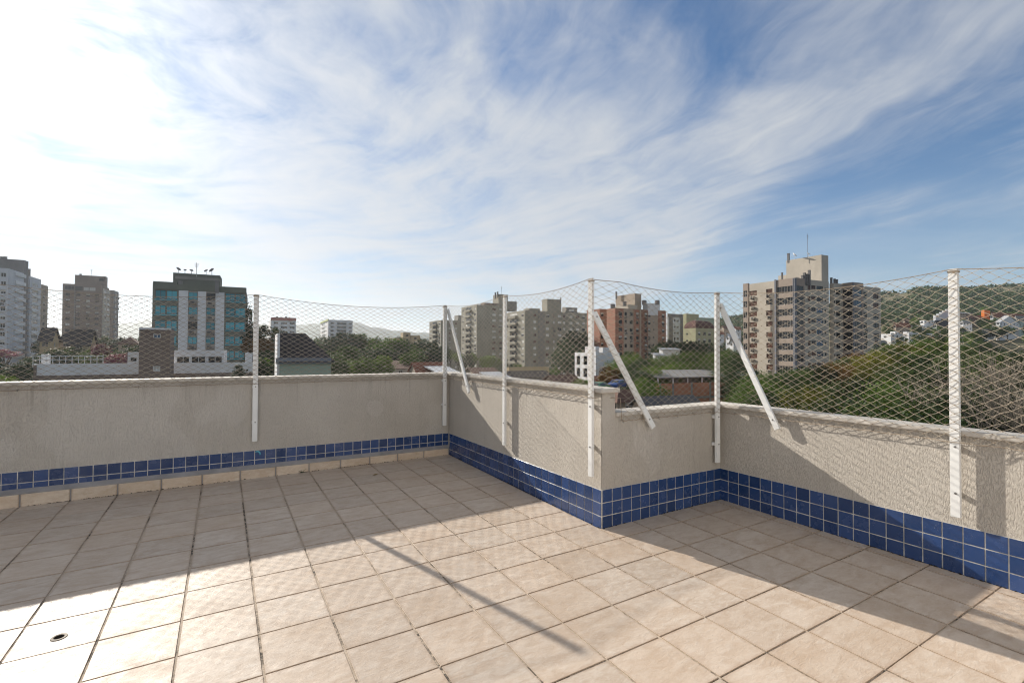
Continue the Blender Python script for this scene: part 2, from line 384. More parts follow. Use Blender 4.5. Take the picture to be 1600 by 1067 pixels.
FARHILL = mat('far_wooded_hill', (0.06, 0.075, 0.05), 0.95, 0.4, 0.006)
CREST_F = [(-500, 512), (-100, 508), (100, 512), (186, 506), (235, 502), (300, 503), (380, 506), (430, 507), (463, 508), (500, 504), (530, 503), (565, 508), (592, 511), (624, 517), (671, 523), (740, 528), (850, 532), (1000, 528), (1200, 520), (1500, 515), (1900, 520)]
def farz(px, d):
    h = (545.5-lerp_tab(CREST_F, px))/FPX*2600+2+6*math.sin(px*0.06)+4*math.sin(px*0.17+1)+2.5*math.sin(px*0.41)
    return GZ-0.4+max(0, h+14)*lerp_tab([(1500, 0), (1900, 0.30), (2300, 0.75), (2600, 1.0), (2900, 0.85), (3600, 0.0)], d)
hill_mesh('hill', [-500+12*i for i in range(201)], [1500, 1700, 1900, 2100, 2300, 2450, 2600, 2750, 2900, 3200, 3600], farz, FARHILL)
# ------------------------------------------------------------------ the roof terrace
FA, FB = 0.0071, 0.0082                    # drainage fall of the paving
def fz(x, y): return FA*x + FB*y
YA, XB, YC, XD = 5.978, 2.566, 2.953, 4.014
TH = 0.14
X_LEFT, Y_NEAR = -6.5, -4.0
ZT1, ZT2 = 1.134, 0.942                    # coping tops, high and low parapet
def inside(x, y): return X_LEFT < x < XD and Y_NEAR < y < YA and not (x > XB and y > YC)

fl = MB()
def gq(x0, x1, y0, y1):
    fl.quad(*[(x, y, fz(x, y)-0.0050) for x, y in ((x0, y0), (x1, y0), (x1, y1), (x0, y1))])
gq(X_LEFT, XB+0.05, Y_NEAR, YA+0.05); gq(XB+0.05, XD+0.05, Y_NEAR, YC+0.05)
floor = tag(fl.build('terrace_floor', GROUT), kind='structure')
sb = MB()
sb.box(X_LEFT, XB+TH-0.01, Y_NEAR, YA+TH-0.01, GZ-0.5, -0.12); sb.box(XB+TH-0.01, XD+TH-0.01, Y_NEAR, YC+TH-0.01, GZ-0.5, -0.12)
tag(sb.build('terrace_base', mat('base_plaster', (0.5, 0.46, 0.41), 0.9, 0.15, 0.6)), kind='structure')

def tile_mesh(name, w, h, bev, depth, m):
    """flat tile lying in xy, top at z=0, chamfered edge"""
    a, b = w/2, h/2
    r0 = [(-a, -b, -depth), (a, -b, -depth), (a, b, -depth), (-a, b, -depth)]
    r1 = [(x, y, -bev*0.8) for x, y, z in r0]
    r2 = [(math.copysign(abs(x)-bev, x), math.copysign(abs(y)-bev, y), 0) for x, y, z in r0]
    v = r0+r1+r2; f = [(8, 9, 10, 11)]
    for k in range(4):
        q = (k+1) % 4; f += [(k, q, q+4, k+4), (k+4, q+4, q+8, k+8)]
    return new_mesh(name, v, f, [m])
GAPX, GAPY = 0.0115, 0.0085
FT = tile_mesh('floor_tile', S-GAPX, S-GAPY, 0.0010, 0.012, FTILE)
rt = random.Random(11)
rx, ry = math.atan(FB), -math.atan(FA)
X0T, Y0T = 2.4984*S, 11.059*S
spare = MB()
for i in range(-22, 11):
    for j in range(-8, 24):
        x0, x1 = X0T+S*i+GAPX/2, X0T+S*(i+1)-GAPX/2
        y1, y0 = Y0T-S*j-GAPY/2, Y0T-S*(j+1)+GAPY/2
        cx, cy = (x0+x1)/2, (y0+y1)/2
        xm = XB+0.02 if cy > YC+0.05 else XD+0.02
        ym = YC+0.02 if cx > XB+0.05 else YA-0.03
        x1 = min(x1, xm); y1 = min(y1, ym); x0 = max(x0, X_LEFT); y0 = max(y0, Y_NEAR)
        if x1-x0 < 0.03 or y1-y0 < 0.03: continue
        cx, cy = (x0+x1)/2, (y0+y1)/2
        if cx > XB and cy > YC: continue
        seen = False
        for qx, qy in ((x0, y0), (x1, y0), (x0, y1), (x1, y1), (cx, cy)):
            p = pix((qx, qy, fz(qx, qy)))
            if p and -5 < p[0] < 1605 and p[1] < 1075: seen = True
        dz = rt.gauss(0, 0.0004)
        if seen:
            o = link('tile', FT, floor, (cx+rt.gauss(0, 0.0007), cy+rt.gauss(0, 0.0007), fz(cx, cy)+dz),
                     (rx+rt.gauss(0, 0.0012), ry+rt.gauss(0, 0.0012), rt.gauss(0, 0.0016)), ((x1-x0)/(S-GAPX), (y1-y0)/(S-GAPY), 1))
        else:
            zz = [fz(x, y)+dz for x, y in ((x0, y0), (x1, y0), (x1, y1), (x0, y1))]
            spare.quad((x0, y0, zz[0]), (x1, y0, zz[1]), (x1, y1, zz[2]), (x0, y1, zz[3]))
tag(spare.build('tile_field', FTILE, floor), kind='stuff')

hw = MB()  # unseen wall added behind the camera to bounce sun onto the shaded parapets
hw.box(X_LEFT, -1.4, -2.5, -2.3, -0.12, 3.0); hw.box(-0.2, XD-0.3, -2.5, -2.3, -0.12, 3.0); hw.box(-1.4, -0.2, -2.5, -2.3, 2.15, 3.0)
tag(hw.build('unseen_bounce_wall', mat('white_bounce_wall', (0.78, 0.77, 0.74), 0.85, 0.06, 2)), kind='structure')
# parapets --------------------------------------------------------------
def bev_box(name, x0, x1, y0, y1, z0, z1, bev, m, parent, seg=2):
    bm = bmesh.new(); bmesh.ops.create_cube(bm, size=1.0)
    for v in bm.verts:
        v.co = Vector((x0 if v.co.x < 0 else x1, y0 if v.co.y < 0 else y1, z0 if v.co.z < 0 else z1))
    bmesh.ops.bevel(bm, geom=list(bm.edges), offset=bev, segments=seg, affect='EDGES', profile=0.6)
    me = bpy.data.meshes.new(name); bm.to_mesh(me); bm.free(); me.materials.append(m)
    return link(name, me, parent)
BT, BP = 0.0967, 0.1035
BTM = {}
def blue_tile(w, h):
    k = (round(w, 3), round(h, 3))
    if k not in BTM: BTM[k] = tile_mesh('blue_tile', w, h, 0.0008, 0.008, BLUE)
    return BTM[k]
rb = random.Random(5)
def blue_band(wall, axis, val, s0, s1, start, ztop, zbot, rows):
    """rows of small glazed tiles on a wall face; axis is the direction the wall runs in"""
    grout = MB()
    if axis == 'x': grout.box(s0, s1, val-0.003, val+0.01, zbot, ztop+0.003)
    else: grout.box(val-0.003, val+0.01, s0, s1, zbot, ztop+0.003)
    grout.build('tile_grout', BGROUT, wall)
    field = MB()
    for r in range(rows):
        z1 = ztop-r*BP; z0 = max(z1-BT, zbot)
        if z1-z0 < 0.02: continue
        k = math.floor((s0-start)/BP)-1
        while start+k*BP < s1:
            a = max(start+k*BP+0.0034, s0+0.002); b = min(start+(k+1)*BP-0.0034, s1-0.002); k += 1
            if b-a < 0.02: continue
            c = (a+b)/2; zc = (z0+z1)/2
            P = (c, val-0.0065, zc) if axis == 'x' else (val-0.0065, c, zc)
            p = pix(P)
            jit = (rb.gauss(0, 0.012), rb.gauss(0, 0.012))
            if p and -12 < p[0] < 1612 and p[1] < 1080:
                rot = (rad(90)+jit[0], 0, jit[1]) if axis == 'x' else (rad(90)+jit[0], 0, rad(-90)+jit[1])
                link('tile', blue_tile(b-a, z1-z0), wall, P, rot)
            elif axis == 'x': field.box(a, b, val-0.0065, val, z0, z1)
            else: field.box(val-0.0065, val, a, b, z0, z1)
    if field.v: tag(field.build('tile_field', BLUE, wall), kind='stuff')
def parapet(name, label, x0, x1, y0, y1, ztop):
    w = thing(name, label, 'wall')
    mb = MB(); mb.box(x0, x1, y0, y1, -0.12, ztop-0.031); mb.build('stucco_body', STUCCO, w)
    return w
wa = parapet('parapet_wall', 'long stucco parapet in shade above the stone skirting tiles', X_LEFT, XB+TH, YA, YA+TH, ZT1)
bev_box('coping', X_LEFT, XB+TH+0.03, YA-0.025, YA+TH+0.03, ZT1-0.033, ZT1, 0.008, COPING, wa)
blue_band(wa, 'x', YA, X_LEFT, XB-0.0035, -1.662, 0.338, 0.180, 2)
wb = parapet('parapet_wall', 'half-shaded stucco parapet ending at the jutting corner', XB, XB+TH, YC, YA-0.001, ZT1)
bev_box('coping', XB-0.025, XB+TH+0.03, YC-0.03, YA-0.026, ZT1-0.033, ZT1+0.001, 0.008, COPING, wb)
blue_band(wb, 'y', XB, YC-0.0035, YA-0.046, YC-0.002, 0.338, 0.0, 4)
wc = parapet('parapet_wall', 'short low stucco parapet in shade under a diagonal brace', XB+TH+0.001, XD+TH, YC+0.0015, YC+TH, ZT2)
bev_box('coping', XB+TH+0.001, XD+TH+0.03, YC-0.025, YC+TH+0.03, ZT2-0.033, ZT2, 0.008, COPING, wc)
blue_band(wc, 'x', YC-0.0015, XB+0.0005, XD-0.0035, XB+0.002, 0.340, 0.0, 4)
mb = MB(); mb.box(XB, XB+TH, YC-0.0015, YC+0.004, 0.34, ZT1-0.034); mb.build('end_face', STUCCO, wb)
wd = parapet('parapet_wall', 'low stucco parapet with post shadows at the far right', XD, XD+TH, Y_NEAR, YC+0.001, ZT2)
bev_box('coping', XD-0.025, XD+TH+0.03, Y_NEAR, YC-0.026, ZT2-0.033, ZT2+0.001, 0.008, COPING, wd)
blue_band(wd, 'y', XD, Y_NEAR, YC-0.0065, YC-0.085-BP, 0.338, 0.0, 4)
# mildew in the joint between wall and paving
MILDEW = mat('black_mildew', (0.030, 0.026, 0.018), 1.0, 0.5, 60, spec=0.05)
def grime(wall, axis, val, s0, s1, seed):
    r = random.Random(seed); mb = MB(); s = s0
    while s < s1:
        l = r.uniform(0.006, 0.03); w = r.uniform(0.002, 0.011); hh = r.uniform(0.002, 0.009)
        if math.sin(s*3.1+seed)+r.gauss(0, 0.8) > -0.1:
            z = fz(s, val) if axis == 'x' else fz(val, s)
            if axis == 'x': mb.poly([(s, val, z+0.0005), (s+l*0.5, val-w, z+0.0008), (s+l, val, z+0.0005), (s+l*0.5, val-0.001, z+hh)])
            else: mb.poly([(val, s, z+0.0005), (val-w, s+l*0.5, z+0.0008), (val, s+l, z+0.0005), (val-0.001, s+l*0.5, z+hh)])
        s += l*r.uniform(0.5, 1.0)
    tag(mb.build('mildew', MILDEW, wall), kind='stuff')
grime(wb, 'y', XB-0.0068, YC, YA-0.05, 1); grime(wc, 'x', YC-0.0085, XB, XD-0.01, 2); grime(wd, 'y', XD-0.0068, -1.0, YC-0.01, 3); grime(wa, 'x', YA-0.0485, -3.0, XB-0.02, 4)
# skirting of cut floor tiles along the shaded parapet, with a cement fillet on top
YS = YA-0.044
led = MB()
zl = 0.158
led.quad((X_LEFT, YS-0.003, zl-0.001), (XB-0.003, YS-0.003, zl-0.001), (XB-0.003, YA-0.0035, zl+0.032), (X_LEFT, YA-0.0035, zl+0.032))
led.quad((X_LEFT, YS-0.003, zl-0.012), (XB-0.003, YS-0.003, zl-0.012), (XB-0.003, YS-0.003, zl-0.001), (X_LEFT, YS-0.003, zl-0.001))
led.quad((X_LEFT, YS+0.002, 0.0), (XB-0.003, YS+0.002, 0.0), (XB-0.003, YS+0.002, zl), (X_LEFT, YS+0.002, zl))
led.build('cement_ledge', CEMENT, wa)
rs = random.Random(2)
for i in range(-22, 7):
    x0 = X0T+S*i+0.006; x1 = min(X0T+S*(i+1)-0.006, XB-0.012)
    x0 = max(x0, X_LEFT)
    if x1-x0 < 0.04: continue
    zb = fz((x0+x1)/2, YA)-0.004; h = zl-0.012-zb
    o = link('skirting_tile', tile_mesh('skirting_tile', x1-x0, h, 0.003, 0.01, SKIRT), wa, ((x0+x1)/2, YS-0.004+rs.gauss(0, 0.0008), zb+h/2), (rad(90)+rs.gauss(0, 0.006), 0, rs.gauss(0, 0.004)))

# posts and braces ------------------------------------------------------
def tube_mesh(name, w, dpt, h, m, bev=0.003):
    bm = bmesh.new(); bmesh.ops.create_cube(bm, size=1.0)
    for v in bm.verts: v.co = Vector((v.co.x*w, v.co.y*dpt, (v.co.z+0.5)*h))
    bmesh.ops.bevel(bm, geom=list(bm.edges), offset=bev, segments=2, affect='EDGES')
    me = bpy.data.meshes.new(name); bm.to_mesh(me); bm.free(); me.materials.append(m); return me
def bolt_mesh():
    mb = MB()
    def ring(r, y): return [(r*math.cos(2*math.pi*k/8), y, r*math.sin(2*math.pi*k/8)) for k in range(8)]
    for (r0, ya, r1, yb) in ((0.0075, 0.0, 0.0075, -0.0015), (0.0075, -0.0015, 0.0048, -0.0022), (0.0048, -0.0022, 0.0042, -0.0062)):
        A, B = ring(r0, ya), ring(r1, yb)
        for k in range(8): mb.quad(A[k], A[(k+1) % 8], B[(k+1) % 8], B[k])
    mb.poly(ring(0.0042, -0.0062))
    return new_mesh('bolt', mb.v, mb.f, [STEEL], mb.m)
BOLT = bolt_mesh()
SPC = tube_mesh('spacer', 0.022, 0.030, 0.030, WHITEAL, 0.002)
def post(label, x, y, rotz, z0, z1, bz):
    t = thing('net_post', label, 'post', (x, y, z0), rotz, 'white posts that carry the safety net')
    h = z1-z0
    link('upright', tube_mesh('upright', 0.050, 0.025, h, WHITEAL), t)
    for b in bz:
        link('spacer', SPC, t, (-0.018, 0.0275, b-z0-0.015)); link('bolt', BOLT, t, (0.002, -0.0125, b-z0), (0, random.uniform(0, 1), 0))
    return t
OFF = 0.0425                               # post centre stands this far off the wall face
R90 = rad(-90)
post('white aluminium post on the long shaded parapet, left of the corner', 0.301, YA-OFF, 0, 0.445, 2.022, (0.65, 1.03))
post('white aluminium post in the inner corner where the long parapet ends', 2.490, YA-OFF, 0, 0.447, 2.014, (0.72, 1.03))
o = post('white aluminium post past the left edge of the picture', -1.93, YA-OFF, 0, 0.445, 2.022, (0.65, 1.03))
post('white aluminium post midway along the half-shaded parapet', XB-OFF, 4.420, R90, 0.446, 2.008, (0.68, 1.02))
post('tall white aluminium post by the jutting corner of the parapet', XB-OFF, 3.030, R90, 0.435, 2.008, (0.67, 0.99))
post('white aluminium post in the inner corner of the low parapet', 3.915, YC-OFF, 0, 0.412, 1.975, (0.58, 0.83))
post('largest white aluminium post, on the low parapet near the right edge', XD-OFF, 1.233, R90, 0.400, 1.960, (0.55, 0.84))
post('white aluminium post past the right edge of the picture', XD-OFF, -0.62, R90, 0.400, 1.960, (0.55, 0.84))
def brace(label, p_top, p_bot, face):
    """flat tube leaning along a wall; face = outward direction of its broad side"""
    p0, p1 = Vector(p_bot), Vector(p_top); d = p1-p0; L = d.length
    z = d.normalized(); y = -Vector(face); y = (y-z*y.dot(z)).normalized(); x = y.cross(z)
    t = thing('net_brace', label, 'brace', p0, 0, 'diagonal braces of the net posts')
    t.rotation_euler = Matrix((x, y, z)).transposed().to_euler()
    link('strut', tube_mesh('strut', 0.050, 0.022, L, WHITEAL), t)
    link('spacer', SPC, t, (0, 0.025, 0.07)); link('bolt', BOLT, t, (0.0, -0.011, 0.085))
    link('bolt', BOLT, t, (0.0, -0.011, L-0.04))
    return t
brace('short white brace beside the post in the inner corner of the high parapets', (XB-0.040, 5.925, 1.955), (XB-0.045, 5.265, 0.925), (-1, 0, 0))
brace('white brace leaning from the jutting corner over the short low parapet', (2.522, YC+0.042, 1.735), (3.085, YC-0.045, 0.795), (0, -1, 0))
brace('white brace leaning over the low parapet toward the big tower', (XD-0.061, 2.908, 1.865), (XD-0.045, 2.375, 0.785), (-1, 0, 0))

# the net: knotted diamond mesh, one run per parapet --------------------
RN = random.Random(21)
def net_run(label, axis, val, s0, s1, knots, zbot, hooks, zb=None, shift=None, cut=None):
    """knots: (s, z) of the points where the top rope is tied to the posts"""
    t = thing('safety_net', label, 'net', (0, 0, 0), 0, 'safety net over the parapets')
    kn = sorted(knots); zb = zb or (lambda s: zbot); shift = shift or (lambda s: 0.0)
    def ztop(s):
        for (a, za), (b, zb) in zip(kn, kn[1:]):
            if s <= b or (b, zb) == kn[-1]:
                u = max(0, min(1, (s-a)/(b-a))); sag = 0.034*(b-a)
                return za+(zb-za)*u-4*sag*u*(1-u)
    def near_post(s): return min([abs(s-k) for k, z in kn]+[9])
    def world(s, z, off): return (s, val-off, z) if axis == 'x' else (val-off, s, z)
    def offs(s, u):
        lo = 0.032+0.032*max(0, 1-near_post(s)/0.16)
        return lo+(0.061-lo)*min(1, u*3.0)-shift(s)
    w, h = 0.0850, 0.0495
    nc = max(2, round((s1-s0)/(w/2))); nr = 2*round((1.93-zbot if zbot < 1 else 1.99-zbot)/h)
    V = {}
    for i in range(nc+1):
        s = s0+(s1-s0)*i/nc
        for j in range(nr+1):
            if (i+j) % 2: continue
            u = j/nr; ss = s+RN.gauss(0, 0.0028)*(0 if j in (0, nr) else 1); zt = ztop(s)
            z = zb(s)+(zt-zb(s))*u+RN.gauss(0, 0.0022)*(0 if j in (0, nr) else 1)
            if cut and s < cut[0] and z < cut[1]: continue
            V[(i, j)] = Vector(world(ss, z, offs(s, u)+RN.gauss(0, 0.0015)))
    mb = MB(); R_ = {'long': 0.0019, 'half': 0.0017}.get(label.split()[5].split('-')[0], 0.0015)
    for (i, j), p in V.items():
        for q in ((i+1, j+1), (i+1, j-1)):
            if q in V:
                e = V[q]; mid = (p+e)/2+Vector((RN.gauss(0, 0.001), RN.gauss(0, 0.001), RN.gauss(0, 0.001)-0.001))
                mb.tube((p, mid, e), R_, 3, cap=False)
    for (i, j), p in V.items():
        k = len(mb.v); r = 0.0044
        mb.v += [(p.x+r, p.y, p.z), (p.x-r, p.y, p.z), (p.x, p.y+r, p.z), (p.x, p.y-r, p.z), (p.x, p.y, p.z+r), (p.x, p.y, p.z-r)]
        for a, b, c in ((0, 2, 4), (2, 1, 4), (1, 3, 4), (3, 0, 4), (2, 0, 5), (1, 2, 5), (3, 1, 5), (0, 3, 5)): mb.f.append((k+a, k+b, k+c)); mb.m.append(1)
    tag(mb.build('mesh', [NYLON, ROPE], t), kind='stuff')
    top = MB(); pts = [world(s0+(s1-s0)*k/90, ztop(s0+(s1-s0)*k/90), 0.061-shift(s0+(s1-s0)*k/90)) for k in range(91)]; top.tube(pts, 0.0026, 5); top.build('top_rope', ROPE, t)
    bot = MB(); pts = []
    for k in range(91):
        s = s0+(s1-s0)*k/90
        if cut and s < cut[0]: pts.append(world(s, cut[1]+0.004, offs(s, 0))); continue
        pts.append(world(s, zb(s)+0.003*math.sin(k*1.7), offs(s, 0)))
    bot.tube(pts, 0.0025, 5); bot.build('bottom_rope', ROPE, t)
    for ks, kz in kn:                      # cord wound round each post head
        if ks not in (-1.93, 0.301, 2.49, 3.030, 4.42, 3.915, 1.233, -0.62): continue
        wr = MB(); loop = []
        for k in range(25):
            a = k/24*4*math.pi; ca, sa = math.cos(a), math.sin(a)
            loop.append(world(ks+math.copysign(min(1, abs(ca)*1.5), ca)*0.0275, kz-0.012-0.010*k/24, OFF+math.copysign(min(1, abs(sa)*1.5), sa)*0.0155))
        wr.tube(loop, 0.0022, 4); wr.build('tie', ROPE, t)
    s = s0+0.1 if not cut else cut[0]+0.03
    while s < s1-0.05:
        hk = MB(); a = []
        for k in range(7):
            an = math.pi*(0.5+1.25*k/6); a.append(world(s, zb(s)+0.009*math.sin(an)-0.004, 0.020+0.009*math.cos(an)+0.012))
        hk.tube([world(s, zb(s)+0.005, -0.004), world(s, zb(s)+0.005, 0.02)]+a, 0.0021, 4); hk.build('hook', STEEL, t)
        s += hooks*RN.uniform(0.85, 1.15)
net_run('knotted beige net above the long shaded parapet', 'x', YA, -2.6, 2.500, [(-2.6, 1.98), (-1.93, 2.02), (0.301, 2.02), (2.49, 2.012)], 1.062, 0.30)
net_run('knotted beige net above the half-shaded parapet', 'y', XB, 2.985, 5.915, [(3.030, 2.004), (4.42, 2.004), (5.915, 2.012)], 1.060, 0.26)
net_run('knotted beige net above the short low parapet', 'x', YC, 2.508, 3.955, [(2.508, 2.004), (3.915, 1.972)], 0.872, 0.20, None, lambda s: 0.150*max(0.0, 1-(s-2.508)/0.19), (2.735, 1.055))
net_run('knotted beige net above the low parapet on the right', 'y', XD, -1.2, 2.890, [(-1.2, 1.93), (-0.62, 1.957), (1.233, 1.957), (2.890, 1.972)], 0.868, 0.28)

# small things on the paving --------------------------------------------
dx, dy = -0.678, 3.212
dr = thing('floor_drain', 'small dark drain hole with metal rim in a sunlit floor tile', 'drain', (dx, dy, fz(dx, dy)+0.0005))
mb = MB()
ring = lambda r, z: [(r*math.cos(2*math.pi*k/24), r*math.sin(2*math.pi*k/24), z) for k in range(24)]
prof = [(0.034, 0.0008), (0.032, 0.0022), (0.024, 0.0022), (0.020, 0.0008)]
for (r0, z0), (r1, z1) in zip(prof, prof[1:]):
    A, B = ring(r0, z0), ring(r1, z1)
    for k in range(24): mb.quad(A[k], A[(k+1) % 24], B[(k+1) % 24], B[k])
mb.build('rim', BRASS, dr)
mb = MB(); mb.poly(ring(0.0205, 0.0011)); mb.build('hole', BLACKHOLE, dr)
LEAFD = mat('dry_leaf', (0.20, 0.14, 0.05), 0.7, 0.3, 60)
WEED = mat('weed_leaf', (0.03, 0.055, 0.02), 0.6, 0.3, 40)
lx, ly = 1.459, 5.405
mb = MB(); pr = [(-0.035, 0, 0), (-0.018, 0.012, 0.004), (0.006, 0.014, 0.007), (0.034, 0.004, 0.004), (0.008, -0.011, 0.003), (-0.016, -0.010, 0.002)]
mb.poly(pr); mb.poly([(x, y, z+0.0012) for x, y, z in pr]); mb.tube([(-0.05, -0.002, 0.001), (-0.033, 0, 0.002)], 0.0012, 4)
o = mb.build('fallen_leaf', LEAFD, None, (lx, ly, fz(lx, ly)+0.003), rot=(0, 0, 0.4)); tag(o, 'dry brown leaf lying on the shaded floor tiles', 'leaf')
def weed(label, x, y, sz, n, seed):
    r = random.Random(seed); t = thing('weed', label, 'plant', (x, y, fz(x, y)))
    lf = MB(); st = MB()
    for k in range(n):
        a = r.uniform(0, 6.28); l = sz*r.uniform(0.5, 1.0); up = r.uniform(0.3, 1.0)
        tip = Vector((math.cos(a)*l*0.8, -abs(math.sin(a))*l*0.6, l*up*0.8)); st.tube([(0, 0, 0), tip*0.5+Vector((0, 0, 0.004)), tip], 0.0009, 3)
        for q in range(4):
            b = tip*r.uniform(0.4, 1.0); da = r.uniform(0, 6.28); e = Vector((math.cos(da), math.sin(da), r.uniform(-.3, .5)))*sz*0.28; w = e.cross(Vector((0, 0, 1)))*0.35
            lf.quad(tuple(b), tuple(b+e*0.5+w), tuple(b+e), tuple(b+e*0.5-w))
    st.build('stems', WEED, t); lf.build('leaves', WEED, t)
weed('small weed growing at the foot of the stone skirting', 0.772, YS-0.012, 0.055, 9, 4)
FLAKE = mat('cyan_paint', (0.10, 0.42, 0.52), 0.6, 0.2, 60)
mb = MB()
pr = [(0.0, 0.0), (0.012, 0.016), (0.034, 0.018), (0.052, 0.004), (0.058, -0.016), (0.050, -0.034), (0.046, -0.012), (0.030, 0.006), (0.012, 0.006)]
mb.poly([(x, 0, z) for x, z in pr]); 
tag(mb.build('paint_mark', FLAKE, None, (0.305, YA-0.0080, 0.316)), 'little cyan paint smear on the blue wall tiles', 'paint mark')
# ------------------------------------------------------------------ the town
GL = {'dark': glass_mat('dark_window_glass', (0.018, 0.020, 0.023)), 'teal': glass_mat('teal_window_glass', (0.055, 0.27, 0.33)),
      'brown': glass_mat('brown_shuttered_glass', (0.090, 0.040, 0.026), 0.35), 'blue': glass_mat('blue_window_glass', (0.05, 0.10, 0.17)),
      'grey': glass_mat('grey_tinted_glass', (0.034, 0.033, 0.034)), 'pale': mat('pale_roller_blind', (0.50, 0.49, 0.46), 0.7, rnd=0.15),
      'cream': mat('cream_curtain', (0.42, 0.38, 0.32), 0.8, rnd=0.2)}
FR = {'white': mat('white_window_frame', (0.66, 0.66, 0.64), 0.5), 'dark': mat('dark_window_frame', (0.06, 0.055, 0.05), 0.5), 'brown': mat('brown_window_frame', (0.12, 0.065, 0.045), 0.5),
      'grey': mat('grey_window_frame', (0.30, 0.30, 0.30), 0.5)}
ACM = [mat('air_unit_case', (0.24, 0.215, 0.19), 0.7, rnd=0.45), mat('air_unit_grille', (0.06, 0.06, 0.06), 0.6)]
RAIL = mat('thin_grey_rail', (0.35, 0.35, 0.34), 0.5)
DISH = mat('grey_dish', (0.16, 0.15, 0.14), 0.6)
WCACHE = {}
def window_mesh(w, h, glass, frame, panes, blind):
    key = (round(w, 2), round(h, 2), glass, frame, panes, blind)
    if key in WCACHE: return WCACHE[key]
    mb = MB(); a = w/2; f = 0.055
    def bar(x0, x1, z0, z1, y0=0.05, y1=0.13): mb.box(x0, x1, y0, y1, z0, z1, 1)
    bar(-a, a, 0, f); bar(-a, a, h-f, h); bar(-a, -a+f, f, h-f); bar(a-f, a, f, h-f)
    for k in range(1, panes):
        x = -a+w*k/panes; bar(x-f/2, x+f/2, f, h-f, 0.06, 0.12)
    mb.quad((-a+f, 0.11, f), (a-f, 0.11, f), (a-f, 0.11, h-f), (-a+f, 0.11, h-f), 0)
    if blind > 0:
        z0 = h-f-(h-2*f)*blind; mb.box(-a+f, a-f, 0.075, 0.105, z0, h-f, 2)
    me = new_mesh('window', mb.v, mb.f, [GL[glass], FR[frame], GL['pale' if glass != 'brown' else 'brown']], mb.m)
    WCACHE[key] = me; return me
def ac_mesh():
    if 'ac' in WCACHE: return WCACHE['ac']
    mb = MB(); mb.box(-0.42, 0.42, -0.42, 0.0, 0, 0.56, 0)
    mb.box(-0.36, 0.18, -0.435, -0.42, 0.07, 0.49, 1); mb.box(-0.40, -0.34, -0.40, 0.0, -0.30, 0.0, 1); mb.box(0.34, 0.40, -0.40, 0.0, -0.30, 0.0, 1)
    WCACHE['ac'] = new_mesh('air_conditioner', mb.v, mb.f, ACM, mb.m); return WCACHE['ac']
RW = random.Random(77)
class Face:
    """one upright face of a block: origin at its left end (seen from outside), u to the right, n outward"""
    def __init__(s, o, u, n, w, z0, z1): s.o, s.u, s.n, s.w, s.z0, s.z1 = o, u, n, w, z0, z1; s.holes = []
    def at_px(s, px):
        k = (px-800)/FPX; q = s.o-CAM
        den = s.u.dot(RV)-k*s.u.dot(FV)
        return -(q.dot(RV)-k*q.dot(FV))/den
    def rot(s): return math.atan2(s.u.y, s.u.x)
    def pt(s, u, z, out=0.0):
        p = s.o+s.u*u+s.n*out; return Vector((p.x, p.y, z))
